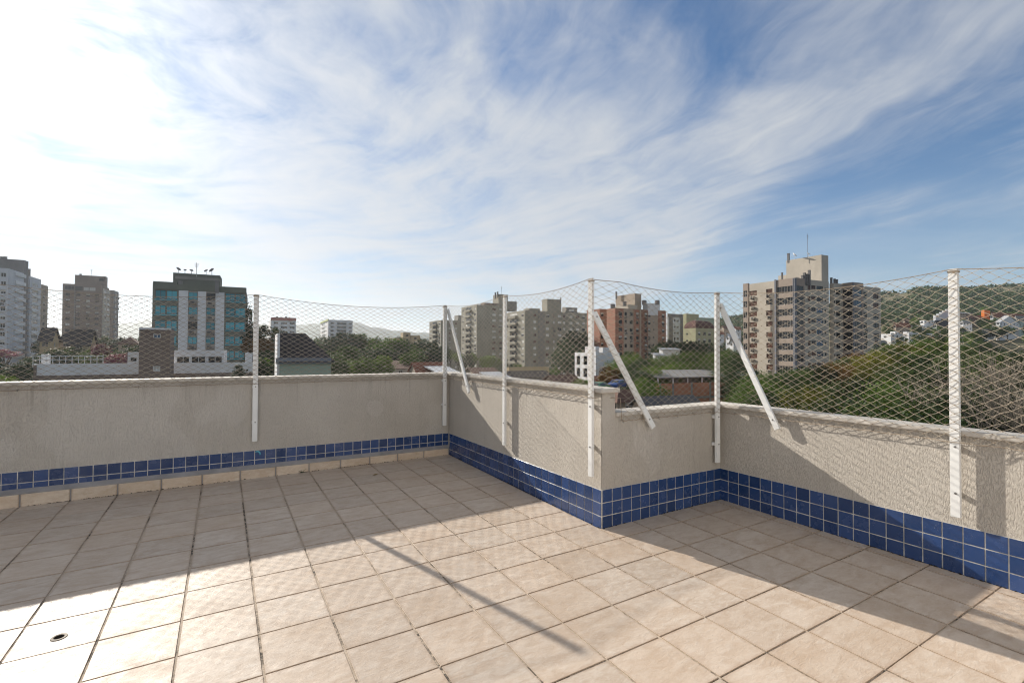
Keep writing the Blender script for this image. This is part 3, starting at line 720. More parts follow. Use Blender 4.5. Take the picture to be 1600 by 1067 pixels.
class Block:
    """upright block with one corner nearest the viewer; theta = compass direction of its left-hand face going away"""
    def __init__(s, root, xc, d, theta, xl, xr, ytop, zbot, mats, name='wall'):
        s.root = root; s.name = name; s.mats = mats
        P = at(xc, ytop, d); s.z1 = P.z; s.z0 = zbot; s.P = Vector((P.x, P.y, 0))
        t = rad(theta); e1 = Vector((math.sin(t), math.cos(t), 0)); e2 = Vector((math.cos(t), -math.sin(t), 0)); s.e1, s.e2 = e1, e2
        def solve(px, e):
            k = (px-800)/FPX; q = P-CAM; q.z = q.z; return -(q.dot(RV)-k*q.dot(FV))/(e.dot(RV)-k*e.dot(FV))
        s.L = max(0.5, solve(xl, e1)) if xl is not None else 12.0
        s.R = max(0.5, solve(xr, e2)) if xr is not None else 12.0
        s.fl = Face(s.P+e1*s.L, -e1, -e2, s.L, s.z0, s.z1)
        s.fr = Face(s.P.copy(), e2, -e1, s.R, s.z0, s.z1)
    def child(s, name, me, p, rot):
        r = s.root.location; return link(name, me, s.root, (p.x-r.x, p.y-r.y, p.z-r.z), (0, 0, rot))
    def window(s, face, u0, u1, z0, z1, glass='dark', frame='grey', panes=2, blind=0.0, name='window', deep=0.16):
        if u0 < 0.05 or u1 > face.w-0.05 or u1-u0 < 0.15 or z0 < face.z0: return
        face.holes.append((u0, u1, z0, z1, deep))
        me = window_mesh(round(u1-u0, 1) if u1-u0 > 0.6 else u1-u0, z1-z0, glass, frame, panes, blind)
        o = s.child(name, me, face.pt((u0+u1)/2, z0, -0.02), face.rot())
        o.scale.x = (u1-u0)/(round(u1-u0, 1) if u1-u0 > 0.6 else u1-u0)
    def column(s, face, px0, px1, n, top, fh, h, glass='dark', frame='grey', panes=2, blinds=(0, 0, 0.35, 0.7), ac=None, skip=(), first=0):
        """a column of windows between two picture columns, one per storey"""
        u0, u1 = face.at_px(px0), face.at_px(px1)
        if u1 < u0: u0, u1 = u1, u0
        for i in range(first, n):
            if i in skip: continue
            zt = s.z1-top-i*fh
            if zt-h < s.z0+0.3: break
            gl = RW.choice(glass) if isinstance(glass, (list, tuple)) else glass
            s.window(face, u0, u1, zt-h, zt, gl, frame, panes, RW.choice(blinds))
            if ac is not None and RW.random() < ac:
                s.child('air_conditioner', ac_mesh(), face.pt((u0+u1)/2+RW.uniform(-.2, .2), zt-h-0.75, 0.0), face.rot())
    def band(s, name, face, px0, px1, z0, z1, out, m, inset=0.0):
        """slab or pilaster standing proud of a face"""
        u0, u1 = face.at_px(px0), face.at_px(px1)
        if u1 < u0: u0, u1 = u1, u0
        o = face.pt(u0, 0, -inset-0.02)
        mb = MB(); mb.obox((o.x, o.y), (face.u.x, face.u.y), (face.n.x, face.n.y), u1-u0, out+inset+0.02, z0, z1)
        r = s.root.location; mb.shift(r); return link(name, new_mesh(name, mb.v, mb.f, [m], mb.m), s.root)
    def balcony(s, face, px0, px1, n, top, fh, m, deep=1.0, glass='dark', rail=0.95, first=0):
        u0, u1 = face.at_px(px0), face.at_px(px1)
        if u1 < u0: u0, u1 = u1, u0
        r = s.root.location
        for i in range(first, n):
            zt = s.z1-top-i*fh; zf = zt-2.45
            if zf < s.z0+0.3: break
            s.window(face, u0+0.25, u1-0.25, zf+0.05, zt-0.15, glass, 'grey', 2, RW.choice((0, 0, 0, 0.5)), deep=0.3)
            o = face.pt(u0, 0, -0.02); mb = MB()
            mb.obox((o.x, o.y), (face.u.x, face.u.y), (face.n.x, face.n.y), u1-u0, deep, zf-0.13, zf)
            o2 = face.pt(u0, 0, deep-0.14); mb.obox((o2.x, o2.y), (face.u.x, face.u.y), (face.n.x, face.n.y), u1-u0, 0.12, zf+0.002, zf+rail)
            for uu_ in (u0+0.002, u1-0.102):
                o3 = face.pt(uu_, 0, 0.0); mb.obox((o3.x, o3.y), (face.u.x, face.u.y), (face.n.x, face.n.y), 0.10, deep-0.142, zf+0.002, zf+rail-0.05)
            mb.shift(r); link('balcony', new_mesh('balcony', mb.v, mb.f, [m], mb.m), s.root)
    def build(s, parapet=0.5, roof=None):
        mb = MB(); r = s.root.location
        for face in (s.fl, s.fr):
            us = sorted({0.0, face.w} | {h[0] for h in face.holes} | {h[1] for h in face.holes})
            # per column strip keep it light: cut only by the holes inside the strip
            for a, b in zip(us, us[1:]):
                mid = (a+b)/2
                hs = sorted([h for h in face.holes if h[0] <= mid <= h[1]], key=lambda h: h[2])
                z = face.z0
                for h in hs:
                    if h[2] > z+1e-4: mb.quad(face.pt(a, z), face.pt(b, z), face.pt(b, h[2]), face.pt(a, h[2]))
                    z = max(z, h[3])
                if face.z1 > z+1e-4: mb.quad(face.pt(a, z), face.pt(b, z), face.pt(b, face.z1), face.pt(a, face.z1))
            for (a, b, c, d, dp) in face.holes:
                mb.quad(face.pt(a, c), face.pt(b, c), face.pt(b, c, -dp), face.pt(a, c, -dp))
                mb.quad(face.pt(a, d, -dp), face.pt(b, d, -dp), face.pt(b, d), face.pt(a, d))
                mb.quad(face.pt(a, c, -dp), face.pt(a, d, -dp), face.pt(a, d), face.pt(a, c))
                mb.quad(face.pt(b, c), face.pt(b, d), face.pt(b, d, -dp), face.pt(b, c, -dp))
                mb.quad(face.pt(a, c, -dp), face.pt(b, c, -dp), face.pt(b, d, -dp), face.pt(a, d, -dp))
        A, B, C = s.P+s.e1*s.L, s.P+s.e2*s.R, s.P+s.e1*s.L+s.e2*s.R
        for p, q in ((B, C), (C, A)):
            mb.quad((p.x, p.y, s.z0), (q.x, q.y, s.z0), (q.x, q.y, s.z1), (p.x, p.y, s.z1))
        zr = s.z1-parapet
        mb.quad(*[(p.x, p.y, zr) for p in (s.P, B, C, A)], 1 if roof else 0)
        # parapet inside and top
        c = (s.P+C)/2
        ring = [s.P, B, C, A]; inn = [p+(c-p).normalized()*0.28 for p in ring]
        for k in range(4):
            p, q, i0, i1 = ring[k], ring[(k+1) % 4], inn[k], inn[(k+1) % 4]
            mb.quad((p.x, p.y, s.z1), (q.x, q.y, s.z1), (i1.x, i1.y, s.z1), (i0.x, i0.y, s.z1))
            mb.quad((i0.x, i0.y, s.z1), (i1.x, i1.y, s.z1), (i1.x, i1.y, zr), (i0.x, i0.y, zr))
        mb.v = [tuple(v) for v in mb.v]; mb.shift(r)
        return link(s.name, new_mesh(s.name, mb.v, mb.f, [s.mats, roof or s.mats], mb.m), s.root)
def building(name, label, px, d, cat='building', group=None):
    p = at(px, 545, d); return thing(name, label, cat, (p.x, p.y, GZ), 0, group)
def roof_bit(root, name, kind, px, py_bot, d, size, m, tall=1.0):
    """things that stand on a roof: tanks, chimneys, aerials, dishes"""
    p = at(px, py_bot, d); r = root.location; mb = MB(); o = (p.x-r.x, p.y-r.y, p.z-r.z)
    if kind == 'tank': mb.tube([(0, 0, -0.5), (0, 0, tall), (0, 0, tall+0.12)], [size, size, size*0.55], 12)
    elif kind == 'aerial':
        mb.tube([(0, 0, -0.5), (0, 0, tall)], size, 4)
        for k in range(4): mb.tube([(-0.5+0.08*k, 0, tall*0.92-0.25*k), (0.5-0.08*k, 0, tall*0.92-0.25*k)], size*0.6, 3)
    elif kind == 'chimney':
        mb.box(-size/2, size/2, -size/2, size/2, -1.6, tall); mb.box(-size*0.58, size*0.58, -size*0.58, size*0.58, tall, tall+size*0.22)
    elif kind == 'dish':
        ax = Vector((RW.uniform(-.6, .6), -0.5, 0.6)).normalized(); a = ax.cross(Vector((0, 0, 1))).normalized(); b = ax.cross(a)
        c = Vector((0, 0, tall)); prev = None
        for q, (rr, dp) in enumerate(((0.02, 0.0), (0.45, 0.05), (0.8, 0.16), (1.0, 0.27))):
            ringp = [c+ax*dp*size+(a*math.cos(w*math.pi/6)+b*math.sin(w*math.pi/6))*rr*size for w in range(12)]
            if prev:
                for k in range(12): mb.quad(tuple(prev[k]), tuple(prev[(k+1) % 12]), tuple(ringp[(k+1) % 12]), tuple(ringp[k]))
            prev = ringp
        mb.tube([(0, 0, -0.5), (0, 0, tall)], 0.05, 4); mb.tube([tuple(c), tuple(c+ax*size*0.7)], 0.025, 3)
    return mb.build(name, m, root, o)

TH0 = 3.0                                  # the street grid, seen from both of its sides
TH1 = -87.0
concrete = mat('exposed_concrete', (0.265, 0.25, 0.205), 0.9, 0.22, 0.25, dirt=0.35)
concrete2 = mat('grey_concrete', (0.22, 0.21, 0.19), 0.9, 0.22, 0.25, dirt=0.3)
roofgrey = mat('flat_roof_membrane', (0.16, 0.15, 0.14), 0.9, 0.2, 0.5)
cream = mat('cream_render', (0.43, 0.385, 0.325), 0.9, 0.10, 0.3, dirt=0.22)
tan = mat('tan_render', (0.31, 0.25, 0.21), 0.9, 0.12, 0.3, dirt=0.2)
bluegrey = mat('blue_grey_pilaster', (0.17, 0.175, 0.20), 0.8, 0.1, 0.5)
white = mat('white_render', (0.62, 0.62, 0.63), 0.85, 0.08, 0.4, dirt=0.15)
greywhite = mat('pale_grey_render', (0.50, 0.51, 0.54), 0.85, 0.08, 0.3, dirt=0.15)
darkgrey = mat('dark_grey_render', (0.18, 0.172, 0.17), 0.9, 0.15, 0.4)
greengrey = mat('green_grey_render', (0.135, 0.145, 0.118), 0.85, 0.12, 0.4)
brownrender = mat('brown_render', (0.19, 0.145, 0.12), 0.9, 0.15, 0.4, dirt=0.2)
brick = mat('orange_brick_face', (0.305, 0.150, 0.100), 0.9, 0.18, 0.9, 0.01, 12)
brickdark = mat('dark_brick_face', (0.20, 0.095, 0.062), 0.9, 0.18, 0.9)
beige = mat('beige_render', (0.33, 0.27, 0.215), 0.9, 0.12, 0.4, dirt=0.2)
yellowbeige = mat('yellow_beige_render', (0.38, 0.30, 0.18), 0.9, 0.12, 0.4)
palegreen = mat('pale_green_render', (0.32, 0.38, 0.30), 0.9, 0.10, 0.4, dirt=0.15)
olive = mat('olive_render', (0.34, 0.33, 0.21), 0.9, 0.10, 0.4, dirt=0.2)
redtile = mat('terracotta_roof', (0.22, 0.085, 0.052), 0.9, 0.3, 0.8, 0.05, 3.0, dirt=0.3)
browntile = mat('brown_roof_tile', (0.13, 0.075, 0.058), 0.9, 0.3, 0.8, 0.05, 3.0)
slate = mat('dark_slate_roof', (0.032, 0.028, 0.030), 0.85, 0.3, 0.6, 0.05, 3.0)
fibre = mat('grey_fibre_cement_roof', (0.20, 0.195, 0.19), 0.9, 0.25, 0.6, 0.04, 4.0, dirt=0.3)
metalroof = mat('pale_metal_roof', (0.40, 0.41, 0.43), 0.5, 0.2, 0.4)
rawbrick = mat('raw_orange_brickwork', (0.42, 0.175, 0.10), 0.95, 0.25, 0.6, dirt=0.3)
orangepaint = mat('orange_paint', (0.62, 0.17, 0.03), 0.8, 0.1, 0.5)
FH = 2.9

# --- beige tower, the biggest on the right
t = building('apartment_tower', 'large beige tower with tan glazed bays and a tall blank roof block', 1242, 129)
b = Block(t, 1242, 125, TH0+1, 1161, 1295, 434.5, GZ, cream)
L, Rr = b.fl, b.fr
b.column(L, 1171.0, 1183.0, 9, 2.0, FH, 1.35, ['brown', 'brown', 'brown', 'dark'], 'brown', 2, (0, 0, 0), 0.95)
b.column(L, 1197.5, 1207.5, 9, 2.0, FH, 1.35, ['brown', 'brown', 'brown', 'dark'], 'brown', 2, (0, 0, 0), 0.9)
b.column(Rr, 1262.5, 1267.0, 9, 1.45, FH, 1.25, 'brown', 'brown', 1, (0, 0, 0))
b.column(Rr, 1268.0, 1275.0, 9, 1.45, FH, 0.95, ['brown', 'dark'], 'brown', 2, (0, 0, 0))
b.column(Rr, 1276.5, 1286.5, 9, 1.45, FH, 1.25, ['blue', 'dark', 'dark'], 'dark', 3, (0, 0, 0))
b.column(Rr, 1289.0, 1291.5, 9, 1.75, FH, 0.75, 'dark', 'dark', 1, (0, 0))
b.build(0.6, roofgrey)
# glazed bay wraps the corner
bay = Block(t, 1241, 122.6, TH0+1, 1211.5, 1257.5, 434.0, GZ, tan, 'bay')
for i in range(9):
    zt = bay.z1-1.9-i*FH
    gl = RW.choice(['grey', 'grey', 'grey', 'dark'])
    u0 = bay.fl.at_px(1214); u1 = bay.fl.at_px(1239.5); n = 3
    for k in range(n): bay.window(bay.fl, u0+(u1-u0)*k/n+0.02, u0+(u1-u0)*(k+1)/n-0.02, zt-1.75, zt, gl, 'grey', 2, 0.0)
    u0 = bay.fr.at_px(1245); u1 = bay.fr.at_px(1256.5); bay.window(bay.fr, u0, u1, zt-1.75, zt, gl if gl != 'cream' else 'grey', 'grey', 2, 0.0)
bay.build(0.5, roofgrey)
bay.band('pilaster', bay.fl, 1211.2, 1213.6, GZ, bay.z1+0.15, 0.22, bluegrey); bay.band('pilaster', bay.fl, 1239.9, 1241.2, GZ, bay.z1-0.1, 0.22, bluegrey); bay.band('pilaster', bay.fr, 1241.0, 1244.0, GZ, bay.z1-0.1, 0.22, bluegrey)
end = Block(t, 1168.5, 134.0, TH0+1, 1161, 1171, 442.6, GZ, tan, 'end_bay')
for i in range(9):
    zt = end.z1-2.0-i*FH; end.window(end.fl, end.fl.at_px(1162), end.fl.at_px(1167.8), zt-1.7, zt, RW.choice(['grey', 'dark']), 'grey', 2, 0)
end.build(0.4, roofgrey)
b2 = Block(t, 1302.5, 131.5, TH0+1, 1296, 1376, 442.3, GZ, cream, 'rear_wing')
b2.column(b2.fr, 1303.6, 1305.6, 9, 1.75, FH, 0.75, 'dark', 'dark', 1, (0,))
b2.column(b2.fr, 1307.0, 1313.5, 9, 1.75, FH, 1.25, 'dark', 'dark', 2, (0,))
b2.column(b2.fr, 1349.5, 1355.0, 9, 1.6, FH, 1.7, 'dark', 'dark', 2, (0,), 0.3)
b2.column(b2.fr, 1365.0, 1373.5, 9, 1.6, FH, 1.6, ['dark', 'brown'], 'dark', 2, (0,), 0.3)
b2.build(0.5, roofgrey)
b3 = Block(t, 1333.0, 131.0, TH0+1, 1315, 1349.0, 440.8, GZ, tan, 'bay')
for i in range(9):
    zt = b3.z1-1.9-i*FH
    b3.window(b3.fl, b3.fl.at_px(1318), b3.fl.at_px(1332.0), zt-1.9, zt, 'dark', 'dark', 3, 0)
    b3.window(b3.fr, b3.fr.at_px(1334.5), b3.fr.at_px(1347.5), zt-1.75, zt, 'blue' if i < 2 else 'dark', 'grey', 3, 0)
b3.build(0.4, roofgrey); b3.band('pilaster', b3.fr, 1333, 1334.4, GZ, b3.z1-0.1, 0.2, bluegrey)
rz = bay.z1-0.6
pent = Block(t, 1283.5, 131.5, TH0+1, 1228.5, 1294.2, 398.0, rz-2, cream, 'roof_block'); pent.build(0.3)
pw = pent.fr; 
low = Block(t, 1228.5, 143.0, TH0+1, 1216, 1236, 429.5, rz-2, cream, 'roof_block'); low.build(0.3)
for px, sz, tl in ((1232, 0.5, 1.0), (1222.0, 0.4, 1.0)): roof_bit(t, 'chimney', 'chimney', px, 402 if px > 1230 else 432, 140, sz, darkgrey, tl)
for px, tl in ((1257, 1.5), (1260.5, 1.2), (1264.5, 2.2), (1254, 0.8)): roof_bit(t, 'chimney', 'chimney', px, 436, 127, 0.5 if tl < 3 else 0.35, darkgrey, tl)
for px, tl in ((1299, 1.5), (1304, 1.2), (1307.5, 1.0)): roof_bit(t, 'chimney', 'chimney', px, 443, 134, 0.45, darkgrey, tl)
roof_bit(t, 'aerial', 'aerial', 1262, 400, 133, 0.05, darkgrey, 6.0)
roof_bit(t, 'dish', 'dish', 1263, 401, 132, 0.6, white, 0.7); roof_bit(t, 'dish', 'dish', 1241, 402, 137, 0.7, white, 0.6)

# --- orange brick tower
t = building('apartment_tower', 'orange brick tower with beige stripes and a cream tank house on its roof', 962, 176)
b = Block(t, 962, 176, TH0, 948.5, 1040, 481.2, GZ, beige)
for px0, px1, m in ((962, 974, brick), (990, 998.5, brick), (1028, 1040, brick), (1001, 1012, brickdark)): b.band('brick_strip', b.fr, px0, px1, GZ, b.z1-0.2, 0.18, m)
b.band('pilaster', b.fr, 998.7, 1000.6, GZ, b.z1+0.1, 0.5, beige)
b.band('brick_strip', b.fl, 948.6, 961.9, GZ, b.z1-0.1, 0.18, brick)
for px0, px1, gl in ((976, 979.5, 'dark'), (984, 988.6, 'dark'), (1013, 1016.5, 'dark'), (1020.5, 1022.5, 'dark')): b.column(b.fr, px0, px1, 9, 1.3 if px1-px0 > 2.5 else 1.2, FH, 1.35 if px1-px0 > 2.5 else 0.7, 'dark', 'dark', 2 if px1-px0 > 2.5 else 1, (0, 0, .4), 0.4 if px1-px0 > 2.5 else None)
def strip_windows(b, face, cols, n, top, fh, h, out, ac=0.4):
    for px0, px1 in cols:
        u0, u1 = face.at_px(px0), face.at_px(px1)
        for i in range(n):
            zt = b.z1-top-i*fh
            o = b.child('window', window_mesh(round(u1-u0, 1), h, 'dark', 'dark', 2, RW.choice((0, 0, .4))), face.pt((u0+u1)/2, zt-h, out+0.15), face.rot())
            if RW.random() < ac: b.child('air_conditioner', ac_mesh(), face.pt((u0+u1)/2, zt-h-0.75, out), face.rot())
strip_windows(b, b.fr, ((966, 971), (993.5, 997), (1006.5, 1010.5), (1033.5, 1037.5)), 8, 1.3, FH, 1.35, 0.18, 0.6)
b.build(0.5, roofgrey)
b2 = Block(t, 937, 189, TH0, 917, 948.6, 482.5, GZ, brick, 'side_wing'); b2.column(b2.fl, 940-18, 940-12, 8, 1.4, FH, 1.4); b2.column(b2.fr, 939, 943, 8, 1.4, FH, 1.4, 'dark', 'dark', 2, (0, .4)); b2.build(0.4, roofgrey)
p = Block(t, 992, 182, TH0, 962, 1002, 458.5, b.z1-2, beige, 'roof_block'); p.build(0.2)
p = Block(t, 982, 179.5, TH0, 957, 996, 476.0, b.z1-2, cream, 'roof_block'); p.build(0.2)
p = Block(t, 1012, 183, TH0, 1004.5, 1031, 473.5, b.z1-2, white, 'roof_block'); p.build(0.2)
for px, yb in ((957.5, 480), (1006.5, 474), (1027, 474)): roof_bit(t, 'water_tank', 'tank', px, yb, 181, 0.9, darkgrey, 1.1)
roof_bit(t, 'water_tank', 'tank', 976, 476, 180, 0.7, darkgrey, 1.1); roof_bit(t, 'chimney', 'chimney', 963, 461, 190, 0.5, darkgrey, 1.2)

# --- grey concrete slabs in the middle
def slab_tower(label, xc, d, xl, xr, ytop, balc, lwins, rwins, n, top=1.4):
    t = building('apartment_tower', label, xc, d, 'building', 'grey concrete towers in the middle distance')
    b = Block(t, xc, d, TH0, xl, xr, ytop, GZ, concrete)
    for p0, p1 in balc: b.balcony(b.fl, p0, p1, n, 0.5, FH, concrete, 1.1, ['dark', 'brown'][0])
    for p0, p1 in lwins: b.column(b.fl, p0, p1, n, top, FH, 1.2, ['dark', 'dark', 'pale'], 'grey', 2, (0, 0.3, 0.6), 0.4)
    for p0, p1 in rwins: b.column(b.fr, p0, p1, n, top, FH, 1.2, ['dark', 'pale', 'pale', 'brown'], 'grey', 2, (0, 0.4, 0.9), 0.15)
    return t, b
t, b = slab_tower('farthest and lowest grey concrete tower with a column of balconies', 689, 291, 671, 724, 500, ((675.5, 683),), ((672, 674.2), (685, 687.8)), ((701, 704), (711, 714)), 10); b.build(0.5, roofgrey)
p = Block(t, 716, 300, TH0, 710, 724, 492.5, b.z1-1, concrete2, 'roof_block'); p.build(0.2)
t, b = slab_tower('tall grey concrete tower with its balconies just right of the corner post', 745, 249, 721, 792, 476, ((727, 736.5),), ((722.3, 724.8), (740.5, 743.6)), ((755.5, 759.5), (769, 774.5), (780, 784)), 12)
b.band('stair_shaft', b.fr, 745.2, 763, GZ, b.z1-0.1, 0.06, concrete); b.build(0.5, roofgrey)
p = Block(t, 779, 257, TH0, 770.5, 793.5, 459.5, b.z1-2, concrete, 'roof_block'); p.build(0.2)
p = Block(t, 793, 262, TH0, 786, 807.5, 470.5, b.z1-2, concrete2, 'roof_block'); p.build(0.2)
p = Block(t, 757, 254, TH0, 751, 778, 473.0, b.z1-1, brownrender, 'roof_block'); p.build(0.2)
for px, yb in ((774, 462), (777.5, 461)): roof_bit(t, 'chimney', 'chimney', px, yb, 258, 0.6, darkgrey, 1.6)
roof_bit(t, 'aerial', 'aerial', 783.5, 461, 258, 0.07, darkgrey, 4.5)
t, b = slab_tower('broad grey concrete tower whose near face is dotted with pale blinds', 820, 213, 790, 918.5, 484.8, ((796, 808.3),), ((791.3, 794), (814.6, 818.6)), ((833.5, 838), (853, 858), (864.5, 866.5), (871.5, 877), (880, 883), (890, 894.5), (900, 905), (910, 914)), 12)
b.band('stair_shaft', b.fr, 820.2, 832, GZ, b.z1-0.1, 0.06, concrete); b.band('stair_shaft', b.fr, 840.5, 850, GZ, b.z1-0.1, 0.5, concrete2); b.build(0.5, roofgrey)
p = Block(t, 855, 219, TH0, 847, 877, 467, b.z1-2, concrete, 'roof_block'); p.build(0.2)
p = Block(t, 884, 226, TH0, 878, 902, 480, b.z1-2, concrete2, 'roof_block'); p.column(p.fr, 889, 897, 1, 0.8, FH, 1.6, 'dark'); p.build(0.2)
p = Block(t, 826, 216, TH0, 818, 844, 481.5, b.z1-2, concrete, 'roof_block'); p.build(0.2)
roof_bit(t, 'aerial', 'aerial', 865.5, 467, 222, 0.06, darkgrey, 4.0); roof_bit(t, 'chimney', 'chimney', 876, 468, 222, 0.4, darkgrey, 1.0)

# --- blue-white and olive blocks behind the green trees
t = building('apartment_block', 'slim white block with dark stripes behind the brick tower', 1046, 232)
b = Block(t, 1043, 230, TH0, 1037, 1069, 491, GZ, greywhite)
for p0, p1 in ((1045.5, 1051), (1063, 1069)): b.band('dark_strip', b.fr, p0, p1, GZ, b.z1-0.2, 0.15, darkgrey)
b.band('roof_band', b.fr, 1043, 1069, b.z1-1.3, b.z1+0.3, 0.3, darkgrey)
for p0, p1 in ((1053, 1055.5), (1058, 1060.5)): b.column(b.fr, p0, p1, 6, 2.2, FH, 1.1, 'dark', 'dark', 1, (0, .4))
b.build(0.4, roofgrey)
t = building('apartment_block', 'olive block under a dark red mansard roof behind green trees', 1087, 205)
b = Block(t, 1087, 205, TH0, 1068.5, 1116, 512.5, GZ, olive)
for p0, p1 in ((1091, 1094.5), (1099, 1103), (1107, 1111)): b.column(b.fr, p0, p1, 5, 1.6, FH, 1.4, 'dark', 'grey', 2, (0, .4))
b.column(b.fl, 1072, 1075, 5, 2.0, FH, 0.8, 'dark', 'grey', 1, (0,)); b.build(0.3, roofgrey)
r = t.location; mb = MB()
for k in range(8):                         # curved mansard
    a0, a1 = k*math.pi/16, (k+1)*math.pi/16; hgt = 3.4; ins = 3.2
    def ringm(a):
        i = ins*(1-math.cos(a)); z = b.z1+hgt*math.sin(a)+0.02
        c0 = b.P+b.e1*i+b.e2*i; return [Vector((q.x, q.y, z)) for q in (c0, b.P+b.e2*(b.R-i)+b.e1*i, b.P+b.e2*(b.R-i)+b.e1*(b.L-i), b.P+b.e1*(b.L-i)+b.e2*i)]
    A, B = ringm(a0), ringm(a1)
    for q in range(4): mb.quad(tuple(A[q]), tuple(A[(q+1) % 4]), tuple(B[(q+1) % 4]), tuple(B[q]))
mb.poly([tuple(x) for x in ringm(math.pi/2)])
mb.shift(r); link('mansard_roof', new_mesh('mansard_roof', mb.v, mb.f, [mat('dark_red_mansard', (0.095, 0.045, 0.038), 0.9, 0.3, 0.8)], mb.m), t)
p = Block(t, 1072.5, 222, TH0, 1067.5, 1092, 490, GZ, olive, 'stair_tower'); p.build(0.2); p = Block(t, 1092, 224, TH0, 1086, 1116, 496, GZ, palegreen, 'rear_wall'); p.build(0.2)
roof_bit(t, 'chimney', 'chimney', 1087, 505, 212, 0.7, white, 1.2)

# --- white low block by the jutting corner post
t = building('white_block', 'small white block with tall paired windows behind the jutting corner post', 931, 126)
b = Block(t, 931, 124, TH0, 898, 968, 551.0, GZ, white)
for p0, p1 in ((901, 906.5), (911.5, 917.5), (922.5, 928)):
    b.column(b.fl, p0, p1, 4, 0.9, 3.2, 2.3, 'dark', 'dark', 1, (0,))
b.build(0.4, roofgrey)
p = Block(t, 930.5, 128, TH0, 914, 936, 541.0, b.z1-1, white, 'roof_block'); p.build(0.2)
p = Block(t, 942, 129, TH0, 936, 953, 542.5, b.z1-1, white, 'roof_block'); p.build(0.2)

# --- green grey offices on the left
t = building('office_block', 'green grey block with teal windows and dishes on its roof', 384, 107)
b = Block(t, 384, 107.4, TH1, 238.6, 387, 449.6, GZ, greengrey)
fr = b.fl
for p0, p1 in ((278.0, 292.8), (308.0, 320.8), (335.6, 349.5)): b.band('white_strip', fr, p0, p1, GZ, b.z1-1.3, 0.12, white)
for p0, p1 in ((292.9, 307.9), (320.9, 335.5)): b.band('window_strip', fr, p0, p1, GZ, b.z1-1.3, 0.08, mat('warm_grey_strip', (0.30, 0.275, 0.25), 0.85, 0.12, 0.4))
u0 = fr.at_px(239.5)
fh = 3.1
for i in range(7):
    zt = b.z1-1.45-i*fh
    for p0, p1 in ((241, 257.5), (259, 275.5)): b.window(fr, fr.at_px(p0), fr.at_px(p1), zt-1.75, zt, 'teal', 'dark', 2, 0.0)
    for p0, p1 in ((351.5, 365.8), (366.8, 382)): b.window(fr, fr.at_px(p0), fr.at_px(p1), zt-1.6, zt, 'teal', 'dark', 2, 0.0)
    for p0, p1 in ((293.5, 307.5), (321.5, 335)):
        ua, ub = fr.at_px(p0), fr.at_px(p1)
        zz = zt-1.55-0.15
        b.child('window', window_mesh(round(ub-ua, 1), 1.55, 'teal' if RW.random() < 0.7 else 'dark', 'brown', 2, 0.0), fr.pt((ua+ub)/2, zz, 0.25), fr.rot())
        o = b.child('air_conditioner', ac_mesh(), fr.pt((ua+ub)/2, zz-0.95, 0.10), fr.rot()); o.scale = (1.5, 0.9, 1.15)
for i in range(7):
    zt = b.z1-1.45-i*fh
    b.band('sill_band', fr, 240, 276.2, zt-2.05, zt-1.82, 0.10, GL['teal']); b.band('sill_band', fr, 351, 382.6, zt-1.95, zt-1.68, 0.10, GL['teal'])
b.band('cornice', fr, 238.7, 383.9, b.z1-1.2, b.z1-0.06, 0.22, greengrey)
b.build(0.5, roofgrey)
p = Block(t, 344, 112, TH1, 270.5, 347, 430.5, b.z1-2, greengrey, 'roof_block'); p.build(0.2)
p.band('stripe', p.fl, 272, 343.5, p.z1-1.35, p.z1-0.75, 0.08, concrete2)
b4 = Block(t, 276.5, 101.5, TH1, 239.2, 278, 441.2, b.z1-0.5, greengrey, 'corner_parapet'); b4.build(0.2)
for px, sz, tl in ((278.5, 0.50, 1.0), (289, 0.30, 0.8), (299, 0.38, 0.7), (322, 0.42, 0.9), (331, 0.60, 1.0)): roof_bit(t, 'dish', 'dish', px, 428 if px < 310 else 430, 106, sz, DISH, tl)
roof_bit(t, 'aerial', 'aerial', 307, 429, 106, 0.05, RAIL, 2.6)
for px in (282, 339): roof_bit(t, 'chimney', 'chimney', px, 446, 104, 0.7, darkgrey, 0.8)

# --- brown stair block and the white low block in front
t = building('stair_block', 'plain brown block rising above the white low-rise', 266, 60)
b = Block(t, 266.5, 60, TH1, 217.5, 272.5, 514.0, GZ, brownrender); F_ = b.fl
b.window(F_, F_.at_px(239), F_.at_px(250.5), at(245, 528, 60).z, at(245, 522, 60).z, 'blue', 'white', 2, 0)
b.window(F_, F_.at_px(239), F_.at_px(250.5), at(245, 579.5, 60).z, at(245, 571.5, 60).z, 'pale', 'white', 2, 0)
b.build(0.1, roofgrey); b.band('coping', F_, 217, 267, b.z1-0.12, b.z1+0.10, 0.12, white)
t = building('white_low_rise', 'long white low-rise with brown bands and roof railing on the left', 300, 63)
b = Block(t, 396, 70, TH1, 53, 402, 566.0, GZ, white); F_ = b.fl
zt = b.z1-1.42
b.band('brown_band', F_, 53.4, 395.5, zt-0.55, zt, 0.06, brownrender)
for k in range(14):
    p0 = 62+k*23.5
    if 212 < p0 < 275 or 195 < p0 < 270: continue
    b.window(F_, F_.at_px(p0), F_.at_px(p0+9), zt-2.4, zt-0.95, 'dark', 'grey', 2, RW.choice((0, .3)))
b.build(0.3, roofgrey); b.band('end_pier', F_, 53.2, 57.5, GZ, b.z1-0.15, 0.1, brownrender)
p = Block(t, 350, 69.5, TH1, 271, 355, 547.5, b.z1-1, white, 'upper_floor')
for p0, p1 in ((276, 296), (299, 321), (325, 347)): p.window(p.fl, p.fl.at_px(p0), p.fl.at_px(p1), p.z1-1.75, p.z1-0.85, 'grey', 'white', 2, 0)
p.build(0.2, roofgrey)
